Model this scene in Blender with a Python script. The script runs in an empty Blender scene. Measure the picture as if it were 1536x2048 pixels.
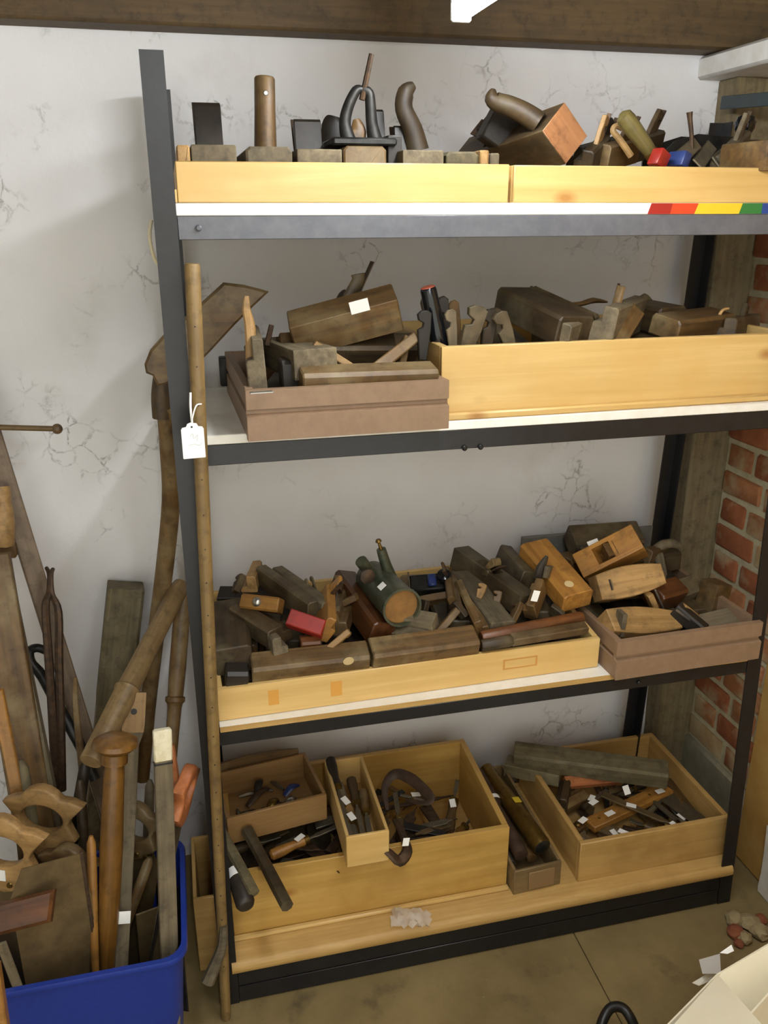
import bpy, bmesh, math, random
from mathutils import Vector, Matrix
random.seed(11)
S = bpy.context.scene
COL = S.collection
# ------------------------------------------------------------------ camera
CAM = Vector((0.0226, -1.3776, 1.5812)); YAW, PITCH, ROLL, FPX = .2353, -.3402, -.0029, 1686.5
_f = Vector((math.sin(YAW)*math.cos(PITCH), math.cos(YAW)*math.cos(PITCH), math.sin(PITCH)))
_r = Vector((math.cos(YAW), -math.sin(YAW), 0)); _u = _r.cross(_f)
RT = _r*math.cos(ROLL) + _u*math.sin(ROLL); UP = _u*math.cos(ROLL) - _r*math.sin(ROLL)
cd = bpy.data.cameras.new('camera'); cam = bpy.data.objects.new('camera', cd); COL.objects.link(cam)
cd.sensor_fit = 'VERTICAL'; cd.sensor_height = 36; cd.lens = FPX/2048*36; cd.clip_start = .02
m = Matrix((RT, UP, -_f)).transposed().to_4x4(); m.translation = CAM; cam.matrix_world = m
S.camera = cam
# ------------------------------------------------------------------ world, exposure
wd = bpy.data.worlds.new('room_air'); S.world = wd; wd.use_nodes = True
wd.node_tree.nodes['Background'].inputs[0].default_value = (1, .98, .88, 1)
wd.node_tree.nodes['Background'].inputs[1].default_value = 1.4
S.view_settings.view_transform = 'Standard'; S.view_settings.look = 'None'
S.view_settings.exposure = 0.42; S.view_settings.gamma = 1
S.view_settings.use_curve_mapping = False
LAMP_A, FILL_LAMP = 58.0, 45.0      # emission of the ceiling tube and of the added fill lamp

# ------------------------------------------------------------------ photo measurement -> real point on a real plane
def _ray(x, y): return RT*((x-768)/FPX) + UP*((1024-y)/FPX) + _f
def PY(x, y, Y): d = _ray(x, y); return CAM + d*((Y-CAM.y)/d.y)
def PZ(x, y, Z): d = _ray(x, y); return CAM + d*((Z-CAM.z)/d.z)
def PX(x, y, X): d = _ray(x, y); return CAM + d*((X-CAM.x)/d.x)
V = Vector

# ------------------------------------------------------------------ materials
MATS = {}
def srgb(c): return tuple(((v/255)/12.92 if v/255 <= .04045 else ((v/255+.055)/1.055)**2.4) for v in c)+(1,)
def newmat(name):
    mt = bpy.data.materials.new(name); mt.use_nodes = True
    nt = mt.node_tree; b = nt.nodes['Principled BSDF']
    return mt, nt, b
def N(nt, t, **kw):
    n = nt.nodes.new(t)
    for k, v in kw.items():
        if k.startswith('i_'): n.inputs[k[2:].replace('_', ' ')].default_value = v
        else: setattr(n, k, v)
    return n
def mixc(nt, a, b, fac, mode='MIX'):
    n = N(nt, 'ShaderNodeMix', data_type='RGBA', blend_type=mode)
    for s, v in ((0, fac), (6, a), (7, b)):
        if isinstance(v, bpy.types.NodeSocket): nt.links.new(v, n.inputs[s])
        else: n.inputs[s].default_value = v
    return n.outputs[2]
def ramp(nt, src, stops):
    n = N(nt, 'ShaderNodeValToRGB'); e = n.color_ramp.elements
    while len(e) < len(stops): e.new(.5)
    for el, (p, c) in zip(e, stops): el.position = p; el.color = c
    nt.links.new(src, n.inputs[0]); return n.outputs[0]
def noise(nt, vec, scale, detail=4, rough=.6, dist=0):
    n = N(nt, 'ShaderNodeTexNoise', i_Scale=scale, i_Detail=detail, i_Roughness=rough, i_Distortion=dist)
    if vec is not None: nt.links.new(vec, n.inputs['Vector'])
    return n.outputs[0]
def bump(nt, b, h, strength, dist=.002):
    n = N(nt, 'ShaderNodeBump', i_Strength=strength, i_Distance=dist)
    nt.links.new(h, n.inputs['Height']); nt.links.new(n.outputs[0], b.inputs['Normal'])
def coords(nt, scale=(1, 1, 1), rand=True):
    tc = N(nt, 'ShaderNodeTexCoord'); mp = N(nt, 'ShaderNodeMapping'); mp.inputs['Scale'].default_value = scale
    src = tc.outputs['Object']
    oi = N(nt, 'ShaderNodeObjectInfo')
    if rand:
        vm = N(nt, 'ShaderNodeVectorMath', operation='MULTIPLY_ADD'); vm.inputs[1].default_value = (1, 1, 1)
        cx = N(nt, 'ShaderNodeCombineXYZ')
        for k in range(3):
            mm = N(nt, 'ShaderNodeMath', operation='MULTIPLY'); mm.inputs[1].default_value = 7.3+3.1*k
            nt.links.new(oi.outputs['Random'], mm.inputs[0]); nt.links.new(mm.outputs[0], cx.inputs[k])
        nt.links.new(src, vm.inputs[0]); nt.links.new(cx.outputs[0], vm.inputs[2]); src = vm.outputs[0]
    nt.links.new(src, mp.inputs['Vector'])
    return src, mp.outputs[0], oi.outputs['Random']
def wood(key, lo, hi, axis='x', rough=.5, wear=None, knots=False, vary=.25, gs=1.0):
    k = 'wood_%s_%s' % (key, axis)
    if k in MATS: return MATS[k]
    mt, nt, b = newmat(k); MATS[k] = mt
    sc = {'x': (2.5, 45, 45), 'y': (45, 2.5, 45), 'z': (45, 45, 2.5)}[axis]
    sc = tuple(v*gs for v in sc)
    raw, vec, rnd = coords(nt, sc)
    g = noise(nt, vec, 1.6, 5, .62, .4)
    c = ramp(nt, g, [(.28, srgb(lo)), (.72, srgb(hi))])
    big = noise(nt, raw, 9, 3, .6)
    c = mixc(nt, c, srgb(tuple(v*.62 for v in lo)) if not wear else srgb(wear), ramp(nt, big, [(.46, (0, 0, 0, 1)), (.72, (.7, .7, .7, 1))]))
    fine = noise(nt, raw, 38, 4, .7)
    if key not in ('pine', 'pine2', 'chip', 'oldpine', 'brownbox', 'dullbin'):
        c = mixc(nt, c, srgb(tuple(v*.5 for v in lo)), ramp(nt, fine, [(.5, (0, 0, 0, 1)), (.72, (.55, .55, .55, 1))]))
    if knots:
        sck = {'x': (5, 1, 9), 'y': (1, 5, 9), 'z': (9, 1, 5)}[axis]
        mp = N(nt, 'ShaderNodeMapping'); mp.inputs['Scale'].default_value = sck; nt.links.new(raw, mp.inputs['Vector'])
        vo = N(nt, 'ShaderNodeTexVoronoi', i_Scale=1.0, i_Randomness=1.0); nt.links.new(mp.outputs[0], vo.inputs['Vector'])
        c = mixc(nt, c, srgb((150, 95, 40)), ramp(nt, vo.outputs['Distance'], [(.03, (.75, .75, .75, 1)), (.13, (0, 0, 0, 1))]))
    mr = N(nt, 'ShaderNodeMapRange'); mr.inputs[3].default_value = 1-vary; mr.inputs[4].default_value = 1+vary
    nt.links.new(rnd, mr.inputs[0])
    hv = N(nt, 'ShaderNodeHueSaturation'); nt.links.new(c, hv.inputs['Color']); nt.links.new(mr.outputs[0], hv.inputs['Value'])
    nt.links.new(hv.outputs[0], b.inputs['Base Color'])
    b.inputs['Roughness'].default_value = rough
    bump(nt, b, g, .25, .0012)
    return mt
W_ = {  # tone: (dark, light, roughness, wear)
 'dk': ((40, 30, 17), (74, 57, 33), .55, (112, 102, 76)),
 'md': ((68, 50, 27), (112, 84, 46), .5, (138, 122, 88)),
 'or': ((132, 88, 36), (178, 128, 58), .45, (118, 86, 46)), 'end': ((138, 92, 56), (176, 122, 80), .6, (120, 84, 54)), 'olv': ((82, 72, 38), (122, 110, 62), .4, (70, 60, 34)), 'amb': ((82, 55, 20), (118, 82, 32), .35, (70, 47, 20)),
 'gy': ((80, 70, 52), (122, 109, 84), .75, (70, 60, 44)),
 'tan': ((128, 97, 55), (174, 138, 86), .55, (120, 96, 62)),
 'red': ((72, 42, 22), (112, 68, 36), .35, (58, 38, 22)),
 'blk': ((22, 18, 14), (40, 33, 25), .5, (60, 52, 42)),
 'pole': ((112, 90, 56), (156, 130, 88), .5, (96, 76, 48)),
 'rod': ((104, 82, 46), (140, 114, 68), .55, (84, 64, 36)),
 'grn': ((70, 62, 42), (108, 97, 68), .75, (124, 114, 88)),
 'salm': ((168, 98, 56), (196, 126, 78), .5, (150, 88, 52)),
}
def wm(tone, axis='x'):
    a, b_, r, w = W_[tone]; return wood(tone, a, b_, axis, r, w)
def pine(axis='x', key='pine'):
    if key == 'pine': return wood('pine', (192, 156, 92), (214, 182, 120), axis, .38, (200, 162, 96), True, .05, .6)
    if key == 'chip': return wood('chip', (172, 136, 76), (196, 160, 98), axis, .5, (166, 130, 72), False, .04, 2)
    if key == 'pine2': return wood('pine2', (172, 134, 66), (200, 162, 90), axis, .4, (166, 126, 62), True, .05, .6)
    return wood('oldpine', (164, 128, 70), (196, 160, 98), axis, .5, (150, 116, 62), False, .08, .6)
def plain(key, col, rough=.5, metal=0, nscale=0, col2=None, bmp=0, spec=.5, coat=0):
    if key in MATS: return MATS[key]
    mt, nt, b = newmat(key); MATS[key] = mt
    b.inputs['Base Color'].default_value = srgb(col); b.inputs['Roughness'].default_value = rough
    b.inputs['Metallic'].default_value = metal; b.inputs['Specular IOR Level'].default_value = spec
    b.inputs['Coat Weight'].default_value = coat
    raw, vec, rnd = coords(nt)
    h = noise(nt, raw, nscale or 30, 5, .65)
    if col2:
        nt.links.new(ramp(nt, h, [(.35, srgb(col)), (.68, srgb(col2))]), b.inputs['Base Color'])
    if bmp: bump(nt, b, h, bmp, .001)
    return mt
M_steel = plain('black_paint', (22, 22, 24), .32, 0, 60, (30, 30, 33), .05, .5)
M_steel_lit = plain('lit_black_paint', (84, 86, 92), .35, 0, 40, (98, 99, 104), .05)  # black steel painted grey: grazing lamp light put into the colour
M_white = plain('white_melamine', (236, 234, 226), .35, 0, 25, (226, 222, 210))
M_paper = plain('white_paper', (244, 244, 240), .7)
M_iron = plain('rusty_iron', (58, 48, 40), .55, .6, 70, (92, 70, 50), .2)
M_dark = plain('dark_iron', (30, 30, 30), .45, .5, 60, (52, 50, 46), .15)
M_blade = plain('dull_blade', (96, 92, 80), .5, .7, 40, (124, 112, 90), .1)
M_blade2 = plain('stained_saw_steel', (92, 76, 50), .55, .45, 22, (120, 100, 66), .15)
M_bright = plain('bright_steel', (190, 190, 186), .28, .9, 40, (160, 158, 150))
M_brass = plain('brass', (128, 102, 48), .35, .8, 40, (92, 74, 36))
M_redp = plain('red_paint', (146, 32, 20), .4, 0, 40, (122, 26, 18))
M_bluep = plain('blue_paint', (38, 56, 110), .4, 0, 40, (30, 44, 88))
M_bluebin = plain('blue_plastic', (26, 48, 132), .38, 0, 120, (28, 54, 142), .06)
M_gloss = plain('black_gloss', (16, 18, 22), .15, 0, 20)
M_mauve = plain('mauve_brown_laminate', (128, 103, 80), .5, 0, 60, (138, 112, 88), .04)
M_mauvei = plain('dusty_tray_lining', (92, 78, 62), .8, 0, 60, (112, 98, 78), .05)
M_cream = plain('cream_card', (236, 230, 206), .6, 0, 10, (230, 222, 196))
M_green = plain('green_hammer_paint', (54, 62, 48), .45, .3, 25, (92, 92, 72), .1)
M_teal = plain('dark_teal_paint', (34, 46, 50), .45, 0, 30, (44, 56, 58))
M_rubber = plain('black_rubber', (18, 18, 18), .4)
M_leath = plain('old_leather', (48, 34, 24), .6, 0, 60, (72, 52, 36), .2)

# ------------------------------------------------------------------ mesh helpers
def bm_(): return bmesh.new()
def _add(bm, vs, fs, M=None):
    bv = [bm.verts.new(M @ V(v) if M is not None else V(v)) for v in vs]
    out = []
    for f in fs:
        try: out.append(bm.faces.new([bv[i] for i in f]))
        except ValueError: pass
    return bv, out
def box(bm, lo, hi, bev=.0015, M=None, seg=1):
    x0, y0, z0 = lo; x1, y1, z1 = hi
    bv, fs = _add(bm, [(x0,y0,z0),(x1,y0,z0),(x1,y1,z0),(x0,y1,z0),(x0,y0,z1),(x1,y0,z1),(x1,y1,z1),(x0,y1,z1)],
         [(0,3,2,1),(4,5,6,7),(0,1,5,4),(1,2,6,5),(2,3,7,6),(3,0,4,7)], M)
    if bev > 0:
        es = list({e for f in fs for e in f.edges})
        bmesh.ops.bevel(bm, geom=es, offset=bev, segments=seg, affect='EDGES', profile=.5)
    return bm
def prism(bm, pts, t0, t1, plane='xz', M=None, bev=0):
    n = len(pts)
    def mk(p, t): return {'xz': (p[0], t, p[1]), 'xy': (p[0], p[1], t), 'yz': (t, p[0], p[1])}[plane]
    vs = [mk(p, t0) for p in pts] + [mk(p, t1) for p in pts]
    fs = [tuple(range(n))[::-1], tuple(range(n, 2*n))] + [(i, (i+1) % n, n+(i+1) % n, n+i) for i in range(n)]
    bv, ff = _add(bm, vs, fs, M)
    bmesh.ops.recalc_face_normals(bm, faces=ff)
    if bev > 0:
        es = [e for e in {e for f in ff[:2] for e in f.edges}]
        bmesh.ops.bevel(bm, geom=es, offset=bev, segments=1, affect='EDGES', profile=.5)
    return bm
def lathe(bm, prof, n=16, M=None, axis='x'):
    """prof: [(h, r)...] revolved about local x"""
    vs = []; fs = []
    for h, r in prof:
        for i in range(n):
            a = 2*math.pi*i/n; c, s = r*math.cos(a), r*math.sin(a)
            vs.append((h, c, s) if axis == 'x' else (c, s, h))
    k = len(prof)
    for j in range(k-1):
        for i in range(n): fs.append((j*n+i, j*n+(i+1) % n, (j+1)*n+(i+1) % n, (j+1)*n+i))
    fs.append(tuple(range(n))[::-1]); fs.append(tuple(range((k-1)*n, k*n)))
    bv, ff = _add(bm, vs, fs, M); bmesh.ops.recalc_face_normals(bm, faces=ff)
    return bm
def tube(bm, pts, rad, n=10, flat=1.0, M=None, side=None):
    """swept round or oval bar: flat scales the second cross-section axis"""
    pts = [V(p) for p in pts]; k = len(pts)
    if not hasattr(rad, '__len__'): rad = [rad]*k
    t0 = (pts[1]-pts[0]).normalized(); u = side or (V((0, 0, 1)) if abs(t0.z) < .9 else V((0, 1, 0)))
    vs = []; fs = []
    for j in range(k):
        t = (pts[min(j+1, k-1)]-pts[max(j-1, 0)]).normalized()
        w = t.cross(u).normalized(); u = w.cross(t).normalized()
        for i in range(n):
            a = 2*math.pi*i/n; vs.append(pts[j]+w*(rad[j]*math.cos(a))+u*(rad[j]*flat*math.sin(a)))
    for j in range(k-1):
        for i in range(n): fs.append((j*n+i, j*n+(i+1) % n, (j+1)*n+(i+1) % n, (j+1)*n+i))
    fs.append(tuple(range(n))[::-1]); fs.append(tuple(range((k-1)*n, k*n)))
    bv, ff = _add(bm, vs, fs, M); bmesh.ops.recalc_face_normals(bm, faces=ff)
    return bm
def smoothpath(pts, rad=None, sub=4):
    """Catmull-Rom through the points (and the radii)"""
    P = [V(p) for p in pts]; R = list(rad) if rad else [0]*len(P); op = []; orr = []
    for i in range(len(P)-1):
        p0, p1, p2, p3 = P[max(i-1, 0)], P[i], P[i+1], P[min(i+2, len(P)-1)]
        for s in range(sub):
            t = s/sub; op.append(.5*((2*p1)+(p2-p0)*t+(2*p0-5*p1+4*p2-p3)*t*t+(3*p1-p0-3*p2+p3)*t**3)); orr.append(R[i]*(1-t)+R[i+1]*t)
    op.append(P[-1]); orr.append(R[-1])
    return (op, orr) if rad else op
def obj(name, bm, mat, parent=None, smooth=40):
    me = bpy.data.meshes.new(name); bm.to_mesh(me); bm.free()
    if smooth:
        me.polygons.foreach_set('use_smooth', [True]*len(me.polygons)); me.set_sharp_from_angle(angle=math.radians(smooth))
    me.materials.append(mat); o = bpy.data.objects.new(name, me); COL.objects.link(o)
    if parent is not None: o.parent = parent
    return o
def tag(o, label, cat, group=None):
    o['label'] = label; o['category'] = cat
    if group: o['group'] = group
    return o
def thing(name, label, cat, M=None, group=None):
    o = bpy.data.objects.new(name, None); COL.objects.link(o); o.empty_display_size = .02
    if M is not None: o.matrix_world = M
    return tag(o, label, cat, group)
def struct(name, bm, mat, parent=None, smooth=40):
    o = obj(name, bm, mat, parent, smooth)
    if parent is None: o['kind'] = 'structure'
    return o
def frame(A, B, up=(0, 0, 1)):
    A, B, up = V(A), V(B), V(up); x = (B-A).normalized()
    y = up.cross(x)
    if y.length < 1e-4: y = V((0, 1, 0)).cross(x)
    y.normalize(); z = x.cross(y)
    M = Matrix((x, y, z)).transposed().to_4x4(); M.translation = A
    return M, (B-A).length
def T(x, y, z): return Matrix.Translation((x, y, z))
def RX(a): return Matrix.Rotation(math.radians(a), 4, 'X')
def RY(a): return Matrix.Rotation(math.radians(a), 4, 'Y')
def RZ(a): return Matrix.Rotation(math.radians(a), 4, 'Z')
# ------------------------------------------------------------------ the room
def mat_wall():
    mt, nt, b = newmat('flaking_white_wall_paint')
    raw, vec, rnd = coords(nt, rand=False)
    a = noise(nt, raw, 5.0, 6, .6); c2 = noise(nt, raw, 48, 6, .8, 1.2); c3 = noise(nt, raw, 2.2, 4, .6)
    base = ramp(nt, c3, [(.3, srgb((212, 212, 213))), (.7, srgb((228, 228, 231)))])
    cl = ramp(nt, noise(nt, raw, 7.5, 3, .5), [(.56, (0, 0, 0, 1)), (.70, (1, 1, 1, 1))])
    sp = ramp(nt, c2, [(.555, (0, 0, 0, 1)), (.60, (1, 1, 1, 1))])
    wv = N(nt, 'ShaderNodeTexNoise', i_Scale=14.0, i_Detail=4.0); nt.links.new(raw, wv.inputs['Vector'])
    dv = N(nt, 'ShaderNodeVectorMath', operation='MULTIPLY_ADD'); dv.inputs[1].default_value = (.07, .07, .07); nt.links.new(wv.outputs[1], dv.inputs[0]); nt.links.new(raw, dv.inputs[2])
    vo = N(nt, 'ShaderNodeTexVoronoi', feature='DISTANCE_TO_EDGE', i_Scale=22.0); nt.links.new(dv.outputs[0], vo.inputs['Vector'])
    ed = ramp(nt, vo.outputs['Distance'], [(.02, (1, 1, 1, 1)), (.07, (0, 0, 0, 1))])
    sp = mixc(nt, ed, ramp(nt, c2, [(.42, (0, 0, 0, 1)), (.6, (1, 1, 1, 1))]), 1.0, 'MULTIPLY')
    chips = mixc(nt, cl, sp, 1.0, 'MULTIPLY')
    base = mixc(nt, base, srgb((176, 170, 150)), ramp(nt, a, [(.6, (0, 0, 0, 1)), (.85, (.35, .35, .35, 1))]))
    col = mixc(nt, base, srgb((84, 76, 62)), mixc(nt, chips, (.6, .6, .6, 1), 1.0, 'MULTIPLY'))
    nt.links.new(col, b.inputs['Base Color']); b.inputs['Roughness'].default_value = .55
    hh = mixc(nt, noise(nt, raw, 12, 6, .65), chips, .35, 'SUBTRACT')
    bump(nt, b, hh, .35, .006)
    return mt
M_wall = mat_wall()
def rough_sheet(x0, x1, z0, z1, Y, n, amp, seed, thick=.1):
    """wall slab facing -Y with a gently uneven face"""
    from mathutils import noise as mn
    bm = bm_(); nx = int((x1-x0)/n)+1; nz = int((z1-z0)/n)+1; g = []
    for j in range(nz+1):
        row = []
        for i in range(nx+1):
            x = x0+(x1-x0)*i/nx; z = z0+(z1-z0)*j/nz
            d = mn.fractal(V((x*4+seed, 0, z*4)), 1.0, 2.0, 4)*amp
            row.append(bm.verts.new((x, Y+d, z)))
        g.append(row)
    for j in range(nz):
        for i in range(nx): bm.faces.new((g[j][i], g[j][i+1], g[j+1][i+1], g[j+1][i]))
    box(bm, (x0, Y+amp*1.5, z0), (x1, Y+thick, z1), 0)
    return bm
struct('wall_back', rough_sheet(-1.7, 1.45, 0, 2.3, .475, .03, .004, 3), M_wall)
def mat_floor():
    mt, nt, b = newmat('stained_concrete')
    raw, vec, rnd = coords(nt, rand=False)
    a = noise(nt, raw, 3.5, 6, .65); c = noise(nt, raw, 40, 5, .7); d = noise(nt, raw, 9, 5, .6)
    col = ramp(nt, a, [(.3, srgb((104, 88, 52))), (.7, srgb((138, 120, 78)))])
    col = mixc(nt, col, srgb((58, 50, 36)), ramp(nt, d, [(.58, (0, 0, 0, 1)), (.75, (.7, .7, .7, 1))]))
    col = mixc(nt, col, srgb((190, 180, 150)), ramp(nt, c, [(.68, (0, 0, 0, 1)), (.78, (.8, .8, .8, 1))]))
    nt.links.new(col, b.inputs['Base Color']); b.inputs['Roughness'].default_value = .75
    bump(nt, b, c, .3, .003); return mt
M_floor = mat_floor()
# concrete slabs with a real joint between them
fl = struct('floor', box(bm_(), (-1.7, -2.3, -.12), (1.45, .6, -.006), 0), plain('joint_dirt', (84, 72, 50), .9, 0, 40, (70, 60, 42), .3))
ja, jb = PZ(1150, 1870, 0), PZ(1235, 2030, 0); jd = (jb-ja)
def jx(y): return ja.x + jd.x*(y-ja.y)/jd.y
for nm, pts in (('slab', [(-1.7, .6), (-1.7, -2.3), (jx(-2.3)-.001, -2.3), (jx(.6)-.001, .6)]),
                ('slab', [(jx(.6)+.001, .6), (jx(-2.3)+.001, -2.3), (1.45, -2.3), (1.45, .6)])):
    obj(nm, prism(bm_(), pts, -.03, 0, 'xy', bev=.0015), M_floor, fl)
M_ceil = wood('ceilingboard', (74, 60, 40), (104, 86, 58), 'x', .7, (60, 48, 34), False, .1)
ce = struct('ceiling', box(bm_(), (-1.7, -2.3, 2.16), (1.45, .6, 2.3), 0), plain('ceiling_void', (70, 64, 54), .8))
for k in range(17):
    y = .52-.16*k
    obj('ceiling_board', box(bm_(), (-1.7, y-.155, 2.145), (1.45, y, 2.162), .002), M_ceil, ce)
M_beam = wood('beamwood', (70, 54, 32), (96, 76, 46), 'x', .7, (62, 50, 34), False, .02)
struct('trim_1', box(bm_(), (-1.7, .405, 1.905), (1.45, .48, 2.15), .006), M_beam)
M_room = plain('room_paint', (196, 188, 168), .7, 0, 6, (182, 172, 150))
struct('wall_left', box(bm_(), (-1.8, -2.3, 0), (-1.7, .6, 2.3), 0), M_room)
# ---- brick wall on the right
M_mortar = plain('old_lime_mortar', (170, 162, 132), .9, 0, 50, (194, 186, 158), .5)
WX = 1.335
wr = struct('wall_right', box(bm_(), (WX, -2.3, 0), (WX+.15, .6, 2.3), 0), M_mortar)
def brickmat(k, a, b2, pale):
    mt, nt, b = newmat('brick_'+k); raw, vec, rnd = coords(nt)
    h = noise(nt, raw, 30, 5, .7); g = noise(nt, raw, 11, 4, .6)
    c = ramp(nt, h, [(.3, srgb(a)), (.7, srgb(b2))])
    c = mixc(nt, c, srgb((176, 160, 126)), ramp(nt, g, [(pale, (0, 0, 0, 1)), (pale+.16, (.85, .85, .85, 1))]))
    nt.links.new(c, b.inputs['Base Color']); b.inputs['Roughness'].default_value = .85; bump(nt, b, h, .5, .002); return mt
BM = [brickmat('red', (132, 74, 44), (160, 98, 62), .53), brickmat('orange', (142, 90, 56), (168, 114, 74), .48), brickmat('pale', (146, 118, 82), (170, 142, 102), .4)]
bmesh_cache = {}
for r in range(24):
    z = .205+.071*r
    if z > 1.84: break
    y = .40 + (0 if r % 2 else .055); first = True
    while y > .14:
        ln = .105 if ((r+(0 if first else 1)) % 2) else .205
        y0 = max(y-ln, .125)
        if first: y1 = min(y, .41)
        else: y1 = y
        if y1-y0 > .03:
            key = (round(y1-y0, 3))
            bm = box(bm_(), (WX-.005-random.random()*.003, y0+.008, z), (WX+.03, y1-.007, z+.056), .006, seg=2)
            for v in bm.verts: v.co += V((random.uniform(-.001, .001), random.uniform(-.0025, .0025), random.uniform(-.0025, .0025)))
            obj('brick', bm, BM[random.choice((0, 0, 0, 1, 1, 2))], wr)
        y = y0; first = False
# cement skirting under the bricks, rendered ochre pier nearer the camera
obj('cement_skirting', box(bm_(), (WX-.012, .13, 0), (WX+.02, .45, .195), .008), plain('grey_cement', (128, 124, 104), .85, 0, 30, (150, 144, 122), .4), wr)
M_ochre = plain('ochre_distemper', (166, 126, 60), .75, 0, 7, (186, 150, 84), .3)
obj('ochre_pier', box(bm_(), (WX-.012, -2.25, 0), (WX+.03, .14, 2.1), .006), M_ochre, wr)
# ---- upright timber in the corner and white lintel
struct('trim_2', box(bm_(), (1.235, .405, 0), (1.345, .49, 1.86), .006), wood('cornerpost', (92, 80, 56), (126, 112, 82), 'z', .7, (120, 110, 84), False, .02))
struct('trim_3', box(bm_(), (1.18, -.45, 1.857), (1.345, .48, 1.903), .006), plain('white_lintel_paint', (212, 210, 206), .6, 0, 20, (196, 192, 182), .3))

# ------------------------------------------------------------------ fluorescent ceiling lamp and added fill lamp
def lamp(name, label, x, y0, y1, z, strength):
    t = thing(name, label, 'lamp', T(x, y0, z))
    L = y1-y0
    obj('housing', box(bm_(), (-.022, -.01, .03), (.022, L+.01, .075), .004), plain('lamp_housing', (225, 225, 220), .4), t)
    mt, nt, b = newmat('tube_glow_'+name)
    b.inputs['Base Color'].default_value = (1, 1, 1, 1); b.inputs['Emission Color'].default_value = (.95, .98, 1, 1); b.inputs['Emission Strength'].default_value = strength
    R = Matrix.Rotation(math.radians(90), 4, 'Z')
    obj('glow_tube', lathe(bm_(), [(0, .016), (.004, .0185), (L-.004, .0185), (L, .016)], 16, R), mt, t)
    for e in (0, L):
        s = -1 if e == 0 else 1
        obj('lamp_holder', box(bm_(), (-.016, e+.001 if s > 0 else e-.012, -.02), (.016, e+.012 if s > 0 else e-.001, .034), .003), plain('lamp_holder_plastic', (235, 235, 232), .4), t)
    return t
e = PY(925, 22, .0)
lamp('fluorescent_lamp', 'lit white fluorescent tube on the ceiling above the top shelf', e.x, e.y-1.22, e.y, e.z+.006, LAMP_A)
lamp('fluorescent_lamp', 'unseen tube added behind the viewer as front fill light', .1, -2.25, -1.03, 2.04, FILL_LAMP)  # unseen fill lamp, added to brighten the shelves from the front

# ------------------------------------------------------------------ the shelving unit
SW, SD = 1.192, .412
su = thing('shelving_unit', 'tall black steel shelving unit with four shelves against the white wall', 'shelving', T(0, 0, 0))
def post(xb, xt, y, sx, sy, z1=1.80):
    """L-section upright: outer corner at xb (foot) / xt (head); flanges towards sx, sy"""
    bm = bm_(); p, t = .034, .0028
    pts = [(0, 0), (sx*p, 0), (sx*p, sy*t), (sx*t, sy*t), (sx*t, sy*p), (0, sy*p)]
    vs = [(xb+a, y+b, 0) for a, b in pts] + [(xt+a, y+b, z1) for a, b in pts]
    n = 6
    _, ff = _add(bm, vs, [tuple(range(n)), tuple(range(n, 2*n))]+[(i, (i+1) % n, n+(i+1) % n, n+i) for i in range(n)])
    bmesh.ops.recalc_face_normals(bm, faces=ff)
    o = obj('post', bm, M_steel, su, 0)
    return o
post(0, 0, 0, 1, 1); post(.010, .010, SD, 1, -1)
post(1.181+.034, 1.119+.034, 0, -1, 1); post(1.1226+.034, 1.183+.034, SD, -1, -1, 1.765)
LV = [(1.5440, 1.5785, 1.597), (1.186, 1.2215, 1.238), (.641, .669, .682), (.0, .0865, .114)]   # beam bottom, beam top, board top
for i, (b0, b1, bt) in enumerate(LV):
    xr = 1.215-.0343*b1
    mt = M_steel_lit if i == 0 else M_steel  # top beam takes the grey lit copy of the black steel
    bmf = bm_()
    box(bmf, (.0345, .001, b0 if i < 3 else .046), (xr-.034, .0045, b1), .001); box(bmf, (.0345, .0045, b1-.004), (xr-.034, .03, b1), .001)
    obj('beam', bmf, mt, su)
    if i == 3:
        obj('beam', box(bm_(), (.0345, .0005, .002), (xr-.034, .004, .044), .001), M_steel, su)
    obj('beam', box(bm_(), (.03, SD-.0045, b0 if i < 3 else .046), (1.14+.034*b1, SD-.001, b1), .001), M_steel, su)
    for x in (.003, xr-.008):
        obj('side_beam', box(bm_(), (x, .036, b0 if i < 3 else .046), (x+.004, SD-.036, b1), .001), M_steel, su)
    for hx in ((.065,), (.5, .53), (.9,), ())[i]:
        obj('bolt', lathe(bm_(), [(0, .005), (.003, .005), (.005, .003)], 10, T(hx, 0, (b0+b1)/2 if i != 1 else b0+.002) @ RZ(-90)), M_steel_lit if i == 0 else M_dark, su)
a_, b_ = PY(1442, 206, .40), PY(1560, 196, .22)
obj('top_brace', box(bm_(), (0, -.0015, -.013), ((b_-a_).length, .0015, .013), .001, frame(a_, b_)[0]), plain('teal_black_paint', (40, 50, 52), .45, 0, 30, (48, 58, 60)), su)
# boards
def board_edge(z0, z1, y0, mat): return mat
obj('shelf_board', box(bm_(), (.0315, .0015, 1.5785), (1.155, SD-.002, 1.597), .0012), M_white, su)
obj('shelf_board', box(bm_(), (.04, 0, 1.2215), (1.165, SD-.002, 1.238), .0012), M_white, su)
b3 = obj('shelf_board', box(bm_(), (.038, .001, .669), (1.185, SD-.002, .6815), .0008), pine('x', 'chip'), su)
obj('melamine_face', box(bm_(), (.038, .0012, .6815), (1.185, SD-.002, .6825), 0), M_white, b3)
bm = prism(bm_(), [(-.004, .0865), (-.008, .092), (-.008, .104), (-.004, .111), (.003, .114), (SD-.002, .114), (SD-.002, .0865)], .024, 1.205, 'yz')
obj('shelf_board', bm, pine('x', 'chip'), su)
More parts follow.
